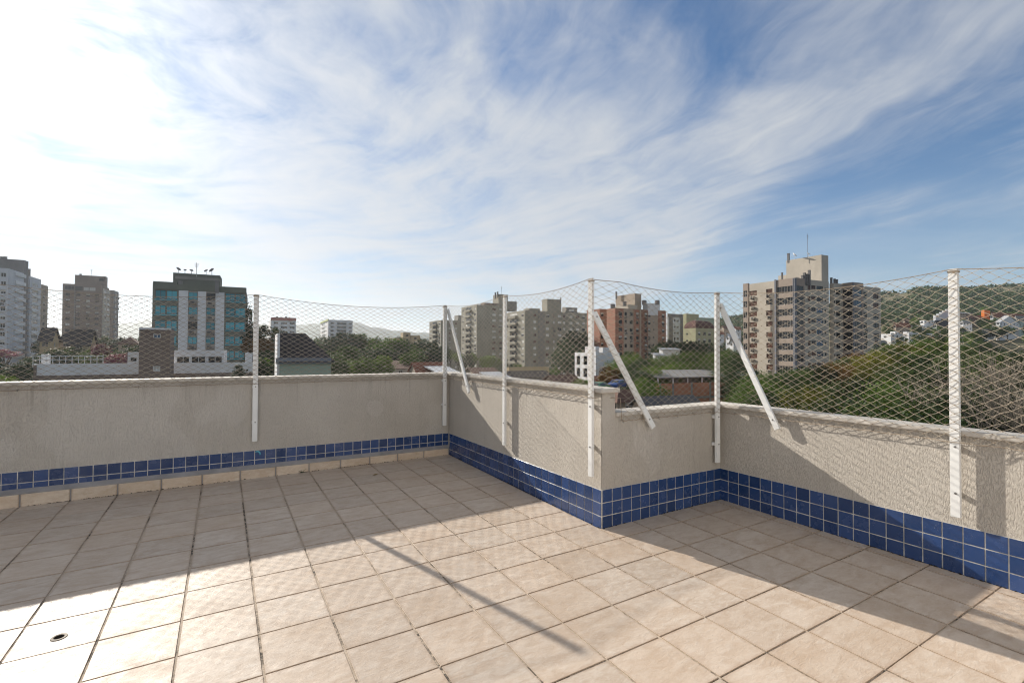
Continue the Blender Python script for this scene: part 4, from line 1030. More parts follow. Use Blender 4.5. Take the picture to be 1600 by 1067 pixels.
p = Block(t, 217, 64, TH1, 199.5, 219, 550.0, b.z1-1, white, 'roof_block'); p.window(p.fl, p.fl.at_px(203), p.fl.at_px(214), p.z1-1.25, p.z1-0.7, 'grey', 'white', 1, 0); p.build(0.2, roofgrey)
p = Block(t, 77, 62, TH1, 64.5, 79, 553.5, b.z1-1, white, 'roof_block'); p.build(0.2, roofgrey)
p = Block(t, 394, 70.5, TH1, 383, 398, 551.5, b.z1-1, white, 'roof_block'); p.build(0.2, roofgrey)
rr_ = t.location; mb = MB()
for z in (0.95, 0.5): 
    q0, q1 = F_.pt(F_.at_px(50), b.z1+z, -0.3), F_.pt(F_.at_px(160), b.z1+z, -0.3); mb.tube([q0, q1], 0.04, 4)
for k in range(12):
    u = F_.at_px(50)+(F_.at_px(160)-F_.at_px(50))*k/11; mb.tube([F_.pt(u, b.z1-0.4, -0.3), F_.pt(u, b.z1+0.95, -0.3)], 0.035, 4)
mb.shift(rr_); link('railing', new_mesh('railing', mb.v, mb.f, [white], mb.m), t)

# --- towers at the left edge
t = building('apartment_tower', 'pale grey tower with white balcony bands cut by the left edge', 13, 170)
b = Block(t, 13, 168, TH1, -70, 37.5, 419.5, GZ, greywhite)
for p0, p1 in ((-52, -44), (-30, -20), (-1, 7)): b.column(b.fl, p0, p1, 10, 1.6, FH, 1.4, 'dark', 'white', 2, (0, .4), 0.2)
for i in range(10):
    zt = b.z1-1.9-i*FH
    b.window(b.fr, b.fr.at_px(22), b.fr.at_px(35.8), zt-1.45, zt, 'dark', 'white', 4, RW.choice((0, 0, .4)))
    b.band('balcony_band', b.fr, 20.5, 36.2, zt-FH+0.12, zt-1.58, 0.45, white)
b.band('balcony_band', b.fr, 20.5, 36.2, b.z1-1.7, b.z1-0.5, 0.45, white)
b.build(0.4, roofgrey)
c = Block(t, 38, 185, TH1, -70, 44.5, 406.5, GZ, darkgrey, 'stair_core'); c.build(0.3)
c = Block(t, 47.0, 189, TH1, 30, 64.2, 431.5, GZ, greywhite, 'rear_wing')
for i in range(10):
    zt = c.z1-2.2-i*FH
    c.window(c.fr, c.fr.at_px(48.5), c.fr.at_px(58.0), zt-1.45, zt, 'dark', 'white', 3, RW.choice((0, 0, .4)))
    c.band('balcony_band', c.fr, 47.2, 59.0, zt-FH+0.12, zt-1.58, 0.35, white)
c.build(0.4, roofgrey)
c = Block(t, 64.8, 208, TH1, 55, 75.2, 444.0, GZ, beige, 'rear_wing')
for p0, p1 in ((66, 69), (71, 74)): c.column(c.fr, p0, p1, 9, 1.6, FH, 1.4, 'dark', 'grey', 2, (0, .4))
c.build(0.4, roofgrey)
for px in (3, 8.5): roof_bit(t, 'chimney', 'chimney', px, 406, 184, 0.8, darkgrey, 1.0)
roof_bit(t, 'chimney', 'chimney', 45.8, 428, 190, 0.6, darkgrey, 1.8)
t = building('apartment_tower', 'brown grey tower with a lighter narrow flank left of the offices', 159, 242)
b = Block(t, 159, 242, TH1, 98, 170.5, 446.0, GZ, brownrender)
for p0, p1 in ((129, 137), (138, 147.5), (148.5, 157.5)): b.column(b.fl, p0, p1, 1, 1.3, FH, 1.6, 'pale', 'grey', 3, (0, 0))
b.column(b.fl, 99, 114.5, 1, 0.9, FH, 2.0, 'dark', 'grey', 3, (0,)); b.column(b.fl, 115.5, 127.5, 1, 0.9, FH, 2.2, 'grey', 'dark', 2, (0,))
for p0, p1 in ((101, 108), (117, 124), (133, 139), (147, 153)): b.column(b.fl, p0, p1, 11, 1.6, FH, 1.2, ['grey', 'dark', 'pale'], 'dark', 2, (0, .5), 0.2, first=1)
b.band('pale_render', b.fr, 159.1, 170.45, GZ, b.z1-1.2, 0.06, cream); strip_windows(b, b.fr, ((161.0, 164.2), (166.0, 169.2)), 11, 1.9, FH, 1.3, 0.06, 0.3)
b.band('shaft', b.fl, 114.8, 117, GZ, b.z1-3.2, 0.5, darkgrey)
b.build(0.4, roofgrey)
c = Block(t, 178, 262, TH1, 168, 185.5, 453.5, GZ, darkgrey, 'rear_wing')
for p0, p1 in ((179, 181.5), (182.3, 184.6)): c.column(c.fr, p0, p1, 10, 1.6, FH, 1.4, 'dark', 'white', 2, (0, .4), 0.3)
c.build(0.4, roofgrey)
c = Block(t, 165, 250, TH1, 117, 168.2, 432.0, b.z1-1.5, brownrender, 'roof_block'); c.window(c.fl, c.fl.at_px(153), c.fl.at_px(160), c.z1-2.6, c.z1-1.2, 'dark', 'dark', 1, 0); c.build(0.3)
roof_bit(t, 'aerial', 'aerial', 143, 432, 248, 0.07, RAIL, 3.6); roof_bit(t, 'chimney', 'chimney', 126, 431, 248, 0.8, darkgrey, 0.8)

# --- far blocks in the gap
t = building('apartment_block', 'far white block with a red roof storey beside the left post', 462, 330)
b = Block(t, 423, 330, TH0, 417, 462.5, 497.0, GZ, white)
for p0, p1 in ((427, 434), (438, 448), (452, 460)): b.column(b.fr, p0, p1, 6, 2.4, FH, 1.5, 'grey', 'white', 3, (0, .4))
b.band('red_storey', b.fr, 423, 462.3, b.z1-1.5, b.z1+0.6, 0.3, mat('faded_red_render', (0.30, 0.085, 0.07), 0.9, 0.15, 0.3)); b.build(0.3, roofgrey)
for px in (433, 447): roof_bit(t, 'chimney', 'chimney', px, 497, 335, 1.2, darkgrey, 0.9)
t = building('apartment_block', 'far white block with plants along its roof edge', 513, 372)
b = Block(t, 513, 370, TH0, 500.5, 551, 499.5, GZ, white)
for p0, p1 in ((516, 521), (526, 541), (545, 549.5)): b.column(b.fr, p0, p1, 9, 1.7, FH, 1.6, ['grey', 'dark'], 'white', 3 if p1-p0 > 8 else 2, (0, .3))
for i in range(8): b.band('balcony_band', b.fr, 524, 542, b.z1-1.7-i*FH-2.1, b.z1-1.7-i*FH-1.65, 0.5, white)
b.column(b.fl, 503, 508, 9, 1.7, FH, 1.6, 'dark', 'grey', 2, (0,))
b.band('green_roof_edge', b.fl, 500.7, 513, b.z1-0.9, b.z1+0.6, 0.4, mat('lime_render', (0.36, 0.40, 0.16), 0.9, 0.1, 0.4)); b.build(0.3, roofgrey)
t = building('beige_block', 'small yellowish stepped block far off beneath the hazy hill', 640, 330)
for xc, xl, xr, yt in ((612, 609, 657, 528), (630, 626, 641.5, 519.5), (643, 641, 656.5, 524)):
    b = Block(t, xc, 330, TH0, xl, xr, yt, GZ, yellowbeige)
    b.column(b.fr, xc+4, xc+8, 3, 1.4, FH, 1.1, 'dark', 'grey', 1, (0,)); b.build(0.2, roofgrey)

# ------------------------------------------------------------------ houses
def house(label, xc, d, theta, xl, xr, yeave, ridge, wall, roof, kind='gable', along='R', wins=True, zbot=None, name='house', cat='house', eave=0.5, group=None, storeys=2):
    """pitched roof house; ridge height in metres above the eaves"""
    t = building(name, label, xc, d, cat, group)
    if zbot is None: zbot = GZ
    t.location.z = zbot
    b = Block(t, xc, d, theta, xl, xr, yeave, zbot, wall)
    if wins:
        for face in (b.fl, b.fr):
            nw = max(1, int(face.w/3.2))
            for k in range(nw):
                uc = face.w*(k+0.5)/nw
                for q in range(storeys):
                    b.window(face, uc-0.6, uc+0.6, b.z1-1.7-q*2.9, b.z1-0.6-q*2.9, 'dark', RW.choice(['white', 'grey']), 2, RW.choice((0, 0, .5)))
    b.build(0.02)
    r = t.location; e1, e2, L, Rw, P = b.e1, b.e2, b.L, b.R, b.P
    mb = MB(); z0 = b.z1-0.02; z1 = z0+ridge; o = eave; th = 0.14
    c = lambda a, bb, z: (P.x+e1.x*a+e2.x*bb, P.y+e1.y*a+e2.y*bb, z)
    sl = ridge/(max(0.5, (L if along == 'R' else Rw)/2)); zo = z0-o*sl
    if kind == 'gable':
        if along == 'R':
            for s0, s1 in ((-o, L/2), (L+o, L/2)):
                mb.quad(c(s0, -o, zo), c(s0, Rw+o, zo), c(s1, Rw+o, z1), c(s1, -o, z1)); mb.quad(c(s0, -o, zo+th), c(s0, Rw+o, zo+th), c(s1, Rw+o, z1+th), c(s1, -o, z1+th))
                mb.quad(c(s0, -o, zo), c(s0, Rw+o, zo), c(s0, Rw+o, zo+th), c(s0, -o, zo+th)); mb.quad(c(s0, -o, zo), c(s1, -o, z1), c(s1, -o, z1+th), c(s0, -o, zo+th))
            gw = MB(); gw.poly([c(0, 0.0, z0), c(L, 0.0, z0), c(L/2, 0.0, z1-0.02)]); gw.poly([c(0, Rw, z0), c(L, Rw, z0), c(L/2, Rw, z1-0.02)])
        else:
            for s0, s1 in ((-o, Rw/2), (Rw+o, Rw/2)):
                mb.quad(c(-o, s0, zo), c(L+o, s0, zo), c(L+o, s1, z1), c(-o, s1, z1)); mb.quad(c(-o, s0, zo+th), c(L+o, s0, zo+th), c(L+o, s1, z1+th), c(-o, s1, z1+th))
                mb.quad(c(-o, s0, zo), c(L+o, s0, zo), c(L+o, s0, zo+th), c(-o, s0, zo+th)); mb.quad(c(-o, s0, zo), c(-o, s1, z1), c(-o, s1, z1+th), c(-o, s0, zo+th))
            gw = MB(); gw.poly([c(0.0, 0, z0), c(0.0, Rw, z0), c(0.0, Rw/2, z1-0.02)]); gw.poly([c(L, 0, z0), c(L, Rw, z0), c(L, Rw/2, z1-0.02)])
        gw.shift(r); link('gable', new_mesh('gable', gw.v, gw.f, [wall], gw.m), t)
    elif kind == 'hip':
        i = min(L, Rw)/2*0.98
        a, bq, cc, dd = c(-o, -o, zo), c(-o, Rw+o, zo), c(L+o, Rw+o, zo), c(L+o, -o, zo)
        if Rw > L: e, f_ = c(L/2, i, z1), c(L/2, Rw-i, z1); mb.poly([a, bq, f_, e]); mb.poly([bq, cc, f_]); mb.poly([cc, dd, e, f_]); mb.poly([dd, a, e])
        else: e, f_ = c(i, Rw/2, z1), c(L-i, Rw/2, z1); mb.poly([a, bq, e]); mb.poly([bq, cc, f_, e]); mb.poly([cc, dd, f_]); mb.poly([dd, a, e, f_])
        mb.poly([a, bq, cc, dd])
    elif kind == 'halfhip':
        i = min(L, Rw)/2*0.9; e, f_ = c(L/2, -o*0.2, z1), c(L/2, Rw-i, z1)
        a, bq, cc, dd = c(-o, -o*0.2, zo), c(-o, Rw+o, zo), c(L+o, Rw+o, zo), c(L+o, -o*0.2, zo)
        mb.poly([a, bq, f_, e]); mb.poly([bq, cc, f_]); mb.poly([cc, dd, e, f_]); mb.poly([dd, a, e]); mb.poly([a, bq, cc, dd])
    elif kind == 'shed':
        mb.quad(c(-o, -o, zo), c(-o, Rw+o, zo), c(L+o, Rw+o, z1), c(L+o, -o, z1)); mb.quad(c(-o, -o, zo-th), c(-o, Rw+o, zo-th), c(L+o, Rw+o, z1-th), c(L+o, -o, z1-th))
        mb.quad(c(-o, -o, zo-th), c(-o, Rw+o, zo-th), c(-o, Rw+o, zo), c(-o, -o, zo))
    mb.shift(r); link('roof', new_mesh('roof', mb.v, mb.f, [roof], mb.m), t)
    return t, b
# the dark hipped roof on the pale green house
t, b = house('pale green house under a large dark hipped roof behind the long parapet', 437, 55, TH0, 432.5, 517, 561, 3.1, palegreen, slate, 'halfhip', wins=False)
b.band('fascia', b.fr, 431, 517, b.z1-0.55, b.z1+0.12, 0.35, mat('blue_grey_fascia', (0.16, 0.18, 0.21), 0.7)); b.band('pier', b.fl, 432.6, 436.8, GZ, b.z1+2.9, 0.25, white)
# gabled houses left
house('pale gabled cottage in front of the brown grey tower', 79, 128, TH1, 62, 92, 531, 3.2, yellowbeige, slate, 'gable', 'L')
house('yellowish house with a steep slate roof below the brown tower', 139, 118, TH1, 108, 150, 537, 3.4, yellowbeige, slate, 'gable', 'L')
house('low brown-roofed house left of the brown stair block', 215, 140, TH1, 185, 222, 536, 1.8, beige, browntile, 'hip')
house('dark slate roof house right of the pale gabled cottage', 118, 136, TH1, 88, 128, 531, 2.6, beige, slate, 'hip')
# terracotta roofs under the grey towers
house('low house with a red tiled roof right of the dark hipped roof', 585, 150, TH0, 556, 604, 575, 1.8, beige, browntile, 'hip')
house('low house with brown tiles, gable end toward the corner post', 612, 142, TH0, 592, 640, 576, 2.0, cream, browntile, 'gable', 'R')
house('wide red and grey roofed shed left of the corner post', 652, 120, TH0, 640, 700, 581, 2.2, beige, redtile, 'gable', 'R')
house('patched tin roof shed behind the corner post', 690, 112, TH0, 664, 722, 584, 1.5, beige, metalroof, 'shed')
house('low brown shed below the tall grey tower', 742, 125, TH0, 726, 778, 583, 1.2, beige, browntile, 'gable', 'R')
house('shed with a pale metal roof left of the middle post', 768, 108, TH0, 752, 796, 589, 0.9, greywhite, metalroof, 'shed')
t = building('boundary_wall', 'low sunlit yellow wall at the foot of the broad grey tower', 800, 150, 'wall')
b = Block(t, 795, 148, TH0, 790, 858, 574, GZ, yellowbeige); b.build(0.1)
house('long dark shed below the sunlit yellow wall', 800, 122, TH0, 780, 862, 590, 1.4, darkgrey, slate, 'gable', 'R', wins=False)
house('low dark brown roof beside the small white block', 868, 105, TH0, 850, 905, 597, 1.3, beige, browntile, 'gable', 'R')
house('dark red roofed shed under the brick tower trees', 936, 96, TH0, 925, 985, 598, 1.2, beige, redtile, 'gable', 'R', wins=False)
house('white shed wall among the trees right of the brick tower', 1036, 150, TH0, 1030, 1062, 545, 0.3, white, metalroof, 'shed', wins=False)
house('low pale shed in trees below the brick tower', 1024, 140, TH0, 1020, 1036, 553, 0.3, white, metalroof, 'shed', wins=False)
# the long yard building with orange brickwork
t = building('yard_wall', 'raw orange brick yard wall with concrete piers below the trees', 1030, 84, 'wall')
b = Block(t, 1028, 80, TH0+6, 1024, 1215, 600, GZ, rawbrick); b.build(0.05)
for px in (1030, 1050, 1079, 1108, 1140, 1178): b.band('pier', b.fr, px, px+2.2, GZ, b.z1+0.1, 0.15, concrete2)
b.band('ring_beam', b.fr, 1028, 1214, b.z1-2.6, b.z1-2.25, 0.08, concrete2)
t = building('open_shed', 'long open shed with a grey sheet roof on white posts above the brick wall', 1030, 92, 'shed')
P0 = at(1027, 590, 86); mb = MB(); th = rad(TH0+6); e1 = Vector((math.sin(th), math.cos(th), 0)); e2 = Vector((math.cos(th), -math.sin(th), 0)); r = t.location
W_ = 24.0
q = lambda a, c_, z: tuple(P0+e1*a+e2*c_+Vector((0, 0, z)))
mb.quad(q(0, 0, 0), q(0, W_, 0), q(7, W_, 1.0), q(7, 0, 1.0)); mb.quad(q(0, 0, -0.15), q(0, W_, -0.15), q(7, W_, .85), q(7, 0, .85)); mb.quad(q(0, 0, -0.15), q(0, W_, -0.15), q(0, W_, 0), q(0, 0, 0)); mb.quad(q(0, 0, -0.15), q(7, 0, .85), q(7, 0, 1.0), q(0, 0, 0))
mb.shift(r); link('roof', new_mesh('roof', mb.v, mb.f, [fibre], mb.m), t)
for k in range(8):
    mb = MB(); p = P0+e2*(0.3+3.3*k)+e1*0.2; mb.box(-0.08, 0.08, -0.08, 0.08, -9, -0.15); mb.build('post', white, t, (p.x-r.x, p.y-r.y, p.z-r.z))
mb = MB(); p = P0+e1*6.8; mb.obox((p.x, p.y), (e2.x, e2.y), (e1.x, e1.y), W_, 0.2, GZ, P0.z+0.75); mb.shift(r); link('back_wall', new_mesh('back_wall', mb.v, mb.f, [darkgrey], mb.m), t)
house('low house with a dark grey sheet roof just above the short parapet', 1010, 58, TH0+6, 990, 1090, 633, 0.8, beige, mat('dark_sheet_roof', (0.085, 0.085, 0.09), 0.8, 0.25, 0.8, 0.03, 5), 'gable', 'R', wins=False)
house('dim brown roof low behind the jutting corner', 965, 62, TH0, 950, 1000, 622, 1.0, beige, browntile, 'hip')

# houses on the slope at the right
def slope_house(label, xc, d, xl, xr, yeave, ridge, wall, roof, kind='gable', along='R', theta=TH0+4, storeys=2):
    return house(label, xc, d, theta, xl, xr, yeave, ridge, wall, roof, kind, along, True, hillz(xc, d)-4.0, group=None, storeys=storeys)
def slope_block(label, d, parts, m, wins=True, theta=TH0+4):
    t = building('white_house', label, parts[0][0], d, 'house'); t.location.z = hillz(parts[0][0], d)-4
    for xc, xl, xr, yt, dd in parts:
        b = Block(t, xc, d+dd, theta, xl, xr, yt, t.location.z, m)
        if wins:
            for face in (b.fl, b.fr):
                nw = max(1, int(face.w/3.4))
                for k in range(nw):
                    uc = face.w*(k+0.5)/nw
                    for q in range(2): b.window(face, uc-0.7, uc+0.7, b.z1-1.9-q*2.9, b.z1-0.7-q*2.9, 'dark', 'grey', 2, RW.choice((0, .4)))
        b.build(0.35, white)
    return t
slope_block('group of white flat-roofed houses right of the beige tower', 262, ((1392, 1374, 1412, 521.5, 0), (1398, 1391, 1404, 518, 6), (1420, 1411, 1443, 520, 8), (1417, 1411, 1426, 518.5, 14)), white)
slope_block('white and red-brick flat roofed house above the white group', 340, ((1444, 1437, 1460, 500.5, 0), (1436, 1424, 1458, 508.0, -8)), white)
slope_block('stepped grey building climbing the slope left of the largest post', 352, tuple((1462+4.6*k, 1458+4.6*k, 1470+4.6*k, 492.5-2.4*k, 6*k) for k in range(6)), greywhite, False)
slope_house('dark-roofed white house beside the stepped grey building', 1464, 310, 1459, 1484, 507, 2.6, white, slate)
slope_house('low red roofed house behind the white flat-roofed group', 1400, 330, 1396, 1422, 508, 1.8, beige, redtile)
slope_house('brown roofed house higher on the slope beside the wood', 1414, 370, 1408, 1430, 502, 2.2, beige, browntile)
slope_house('brick shed with a grey roof under the flat roofed houses', 1446, 285, 1440, 1470, 523, 1.0, rawbrick, metalroof, 'shed')
slope_house('pink walled house at the edge of the yellow trees', 1377, 235, 1372, 1386, 537, 1.5, mat('pink_render', (0.50, 0.36, 0.30), 0.9), fibre)
slope_house('long brown roofed house right of the largest post', 1514, 345, 1508, 1536, 496, 1.8, brownrender, browntile)
t = slope_block('bright orange wall of a house on the slope', 350, ((1538, 1533, 1547, 484.5, 0),), orangepaint, False)
slope_house('long red roofed terrace at the right edge of the slope', 1552, 340, 1547, 1620, 493, 2.4, greywhite, redtile, 'gable', 'R')
slope_house('white house with a steep gable near the right edge', 1562, 285, 1556, 1592, 503, 4.0, white, metalroof, 'gable', 'L')
slope_house('pale green house at the right edge of the picture', 1588, 300, 1584, 1630, 497, 1.6, mat('mint_render', (0.36, 0.42, 0.38), 0.9), fibre, 'hip')
for k, (px, y, d) in enumerate(((1506, 532, 262), (1522, 526, 272), (1538, 521, 282), (1554, 515, 292))):
    slope_house('grey gabled roof, %s of the row stepping up the slope' % ('lowest', 'second', 'third', 'highest')[k], px, d, px-6, px+15, y, 2.6, white, fibre, 'gable', 'R', storeys=1)
slope_house('white house right of the largest post below the brown roof', 1505, 300, 1499, 1519, 503, 1.2, white, fibre, 'hip')
slope_house('white roofed house behind the stepped grey building', 1500, 390, 1494, 1520, 488.5, 0.8, beige, metalroof, 'shed')
for k, (px, y, d, w, m, rf) in enumerate(((1121, 521, 300, 14, white, redtile), (1140, 526, 280, 16, greywhite, metalroof), (1131, 512, 340, 14, beige, browntile), (1150, 514, 330, 12, white, redtile), (1146, 535, 240, 15, white, fibre))):
    slope_house(('white cottage under red tiles left of the beige tower', 'grey house with a metal roof left of the beige tower', 'beige house with brown tiles between corner post and beige tower', 'small white house under red tiles touching the beige tower', 'white house with grey roof above the yard, left of the beige tower')[k], px, d, px-6, px+w-4, y, 1.6, m, rf)
# ------------------------------------------------------------------ trees
BARK = mat('grey_brown_bark', (0.10, 0.08, 0.06), 0.9, 0.3, 3)
PALEBARK = mat('pale_dry_twigs', (0.175, 0.150, 0.120), 0.9, 0.3, 2)
LEAF = {'dark': leaf_material('dark_green_leaves', (0.018, 0.032, 0.012), (0.041, 0.063, 0.020), 0.25),
        'mid': leaf_material('mid_green_leaves', (0.039, 0.069, 0.018), (0.099, 0.146, 0.034), 0.35),
        'light': leaf_material('light_green_leaves', (0.062, 0.099, 0.022), (0.129, 0.178, 0.041), 0.40),
        'yellow': leaf_material('yellow_green_leaves', (0.084, 0.090, 0.013), (0.178, 0.167, 0.030), 0.40),
        'rust': leaf_material('rust_brown_leaves', (0.099, 0.052, 0.020), (0.197, 0.106, 0.034), 0.35),
        'olive': leaf_material('olive_leaves', (0.044, 0.064, 0.022), (0.084, 0.112, 0.041), 0.30),
        'pink': leaf_material('magenta_blossom', (0.10, 0.030, 0.055), (0.26, 0.075, 0.15), 0.3)}
def crown_mesh(name, seed, lobes, per, leaf, rx_=1.0, rz_=1.0, conic=0.0):
    """leaves clustered on many uneven lobes; unit crown about 1 wide, 2*rz tall, base at z=0"""
    r = random.Random(seed); v = []; f = []
    for k in range(lobes):
        while True:
            p = Vector((r.uniform(-1, 1), r.uniform(-1, 1), r.uniform(-1, 1)))
            if 0.25 < p.length < 1.0: break
        p = p.normalized()*(p.length**0.45)*0.78
        taper = 1-conic*(p.z+1)/2
        c = Vector((p.x*rx_*taper*r.uniform(.8, 1.12), p.y*rx_*taper*r.uniform(.8, 1.12), (p.z+1)*rz_)); lr = r.uniform(0.16, 0.36)*(0.6+0.4*taper)
        for q in range(per):
            dvec = Vector((r.gauss(0, 1), r.gauss(0, 1), r.gauss(0.25, 1))).normalized()
            pos = c+dvec*lr*(r.random()**0.35)*Vector((1, 1, 0.8)).length/1.6
            nn = (dvec+Vector((r.gauss(0, .7), r.gauss(0, .7), r.gauss(0.2, .7)))).normalized()
            a = nn.cross(Vector((r.gauss(0, 1), r.gauss(0, 1), r.gauss(0, 1)))).normalized(); bb = nn.cross(a)
            s = leaf*r.uniform(0.6, 1.3); i = len(v)
            v += [tuple(pos-a*s), tuple(pos+bb*s*0.55), tuple(pos+a*s), tuple(pos-bb*s*0.55)]; f.append((i, i+1, i+2, i+3))
    return new_mesh(name, v, f, [LEAF['mid']])
CR = {'near': [crown_mesh('crown', 100+k, 95, 110, 0.030) for k in range(3)],
      'far': [crown_mesh('crown', 200+k, 60, 45, 0.062) for k in range(4)],
      'tall': [crown_mesh('crown', 300+k, 70, 60, 0.05, 0.8, 1.7, 0.55) for k in range(2)],
      'bush': [crown_mesh('crown', 400+k, 45, 60, 0.055, 1.0, 0.55) for k in range(2)]}
def trunk_mesh(seed):
    r = random.Random(seed); mb = MB()
    mb.tube([(0, 0, -0.6), (0.02, 0, 0.0), (r.uniform(-.05, .05), r.uniform(-.05, .05), 0.5), (r.uniform(-.1, .1), r.uniform(-.1, .1), 1.0)], [0.07, 0.055, 0.042, 0.03], 6)
    for k in range(5):
        a = k*1.26+r.uniform(-.3, .3); z = r.uniform(0.7, 0.85)
        mb.tube([(0, 0, z), (math.cos(a)*0.2, math.sin(a)*0.2, z+0.12), (math.cos(a)*0.42, math.sin(a)*0.42, 1.0+r.uniform(.02, .12))], [0.028, 0.02, 0.008], 4)
    return new_mesh('trunk', mb.v, mb.f, [BARK], mb.m)
TRK = [trunk_mesh(900+k) for k in range(3)]
RT = random.Random(31)
def tree(label, px, ytop, d, w, kind='far', col='mid', hr=None, group=None, base=None, name='tree', cat='tree'):
    top = at(px, ytop, d); g0 = GZ if px < 1000 or d < 150 else hillz(px, d)
    if base is not None: g0 = base
    ht = {'near': 2.0, 'far': 2.0, 'tall': 3.4, 'bush': 1.1}[kind]
    rad_ = w/2; hz = rad_ if hr is None else rad_*hr
    z0 = top.z-ht*hz*0.96
    t = thing(name, label, cat, (top.x, top.y, min(g0, z0-0.3)), 0, group)
    tl = max(0.3, z0-t.location.z)
    link('trunk', RT.choice(TRK), t, (0, 0, 0), (0, 0, RT.uniform(0, 6.28)), (max(1.6, w*0.55), max(1.6, w*0.55), tl+hz*0.35))
    c = link('crown', RT.choice(CR[kind]), t, (0, 0, tl), (0, 0, RT.uniform(0, 6.28)), (rad_*RT.uniform(.92, 1.1), rad_*RT.uniform(.92, 1.1), hz))
    c.material_slots[0].link = 'OBJECT'; c.material_slots[0].material = LEAF[col]
    return t
ORD = 'leftmost second third fourth fifth sixth seventh eighth ninth tenth eleventh twelfth thirteenth fourteenth fifteenth sixteenth seventeenth eighteenth nineteenth twentieth'.split()
CW = {'dark': 'dark green', 'mid': 'green', 'light': 'light green', 'yellow': 'yellow green', 'rust': 'rust brown', 'olive': 'olive green', 'pink': 'magenta'}
def grove(label, group, spots, kind, cols, wr):
    spots = sorted(spots)
    for k, (px, y, d) in enumerate(spots):
        col = RT.choice(cols); lab = label
        if len(spots) <= 20: lab = '%s tree, %s of the %s' % (CW[col], ORD[k] if k in (0,) else ORD[k]+' from left', group.replace('trees at the foot of the brown grey tower', 'trees below the brown grey tower'))
        tree(lab, px, y, d, RT.uniform(*wr), kind, col, RT.uniform(0.8, 1.05), group)
J = lambda s: RT.uniform(-s, s)
# left, between the long parapet and the towers
grove('dark tree in the mass below the towers at the left edge', 'dark trees at the far left', [(x+J(4), 566+J(6), 92+J(8)) for x in range(-30, 60, 15)], 'far', ['dark'], (7, 9))
grove('dark tree among the gabled houses left of the brown block', 'trees among the gabled houses', [(x+J(5), 545+J(6), 108+J(10)) for x in range(66, 222, 15)], 'far', ['dark', 'dark', 'olive'], (6.5, 9))
grove('dark distant tree below the brown grey tower', 'trees at the foot of the brown grey tower', [(x+J(4), 527+J(5), 190+J(20)) for x in range(70, 240, 17)], 'far', ['dark', 'olive'], (9, 12))
tree('small green shrub low at the left edge above the long parapet', 6, 586, 40, 2.4, 'near', 'light')
tree('magenta flowering bush beside the white roof railing', 190, 553, 80, 5.5, 'bush', 'pink', 0.8, name='flowering_bush', cat='bush')
tree('small magenta flowering tree above the white low-rise', 157, 537, 96, 4.2, 'far', 'pink', 0.7, name='flowering_tree')
tree('small magenta bush at the foot of the left edge tower', 8, 546, 120, 7, 'bush', 'pink', 0.6, name='flowering_bush', cat='bush')
tree('tall dark tree rising against the right side of the teal windowed block', 387, 468, 112, 6.4, 'tall', 'dark', 1.9)
tree('tall dark tree behind the left post, lower than its neighbour', 396, 512, 104, 6, 'far', 'dark', 1.2)
tree('rust brown tree just right of the left post', 412, 527, 98, 4.6, 'far', 'rust')
tree('rust brown tree just left of the left post', 391, 526, 100, 4.2, 'far', 'rust')
tree('broad dark tree left of the dark hipped roof', 419, 506, 128, 10, 'far', 'dark')
grove('green tree between the left post and the dark hipped roof', 'trees beside the dark hipped roof', [(404, 548, 84), (416, 543, 90), (398, 558, 78), (424, 552, 86), (412, 562, 72)], 'far', ['mid', 'dark'], (5.5, 7))
tree('little dark star shaped tree in front of the white low-rise', 373, 567, 54, 2.6, 'tall', 'dark', 0.6)
# middle gap
grove('dark green tree in the wooded mass behind the dark hipped roof', 'wooded mass in the middle gap', [(x+J(6), 524+J(5)+max(0, x-560)*0.10, 205+J(25)) for x in range(470, 690, 11)], 'far', ['dark', 'dark', 'mid', 'olive'], (11, 15))
grove('tree of the second row in the wooded mass of the middle gap', 'second row of the wooded mass', [(x+J(6), 545+J(6), 160+J(14)) for x in range(520, 680, 12)], 'far', ['dark', 'mid', 'dark'], (9, 12))
grove('bright green tree before the wooded mass of the middle gap', 'front row of the wooded mass', [(x+J(4), 558+J(4), 128+J(8)) for x in (528, 545, 566, 580, 600)], 'far', ['light', 'mid', 'olive'], (6, 8))
grove('tiny far tree below the hazy hill', 'far trees below the hazy hill', [(x+J(6), 530+J(4), 430+J(80)) for x in range(395, 720, 9)], 'far', ['dark', 'mid', 'olive'], (13, 20))
grove('small tree at the foot of the grey concrete towers', 'trees at the foot of the grey towers', [(704, 546, 235), (716, 549, 230), (729, 553, 212), (738, 550, 215), (760, 553, 208), (770, 556, 205), (786, 565, 185), (800, 567, 182), (810, 569, 180), (846, 573, 170), (866, 571, 172)], 'far', ['mid', 'dark', 'light'], (6, 9))
grove('large dark tree in front of the broad grey tower', 'dark trees by the broad grey tower', [(886, 528, 188), (902, 514, 192), (914, 522, 196), (893, 545, 180), (910, 545, 176)], 'far', ['dark'], (11, 15))
grove('low bush by the foot of the small white block', 'bushes by the small white block', [(872, 586, 112), (884, 590, 108), (893, 588, 110), (905, 592, 104), (921, 590, 104), (934, 594, 100)], 'far', ['light', 'mid', 'dark'], (3, 4.5))
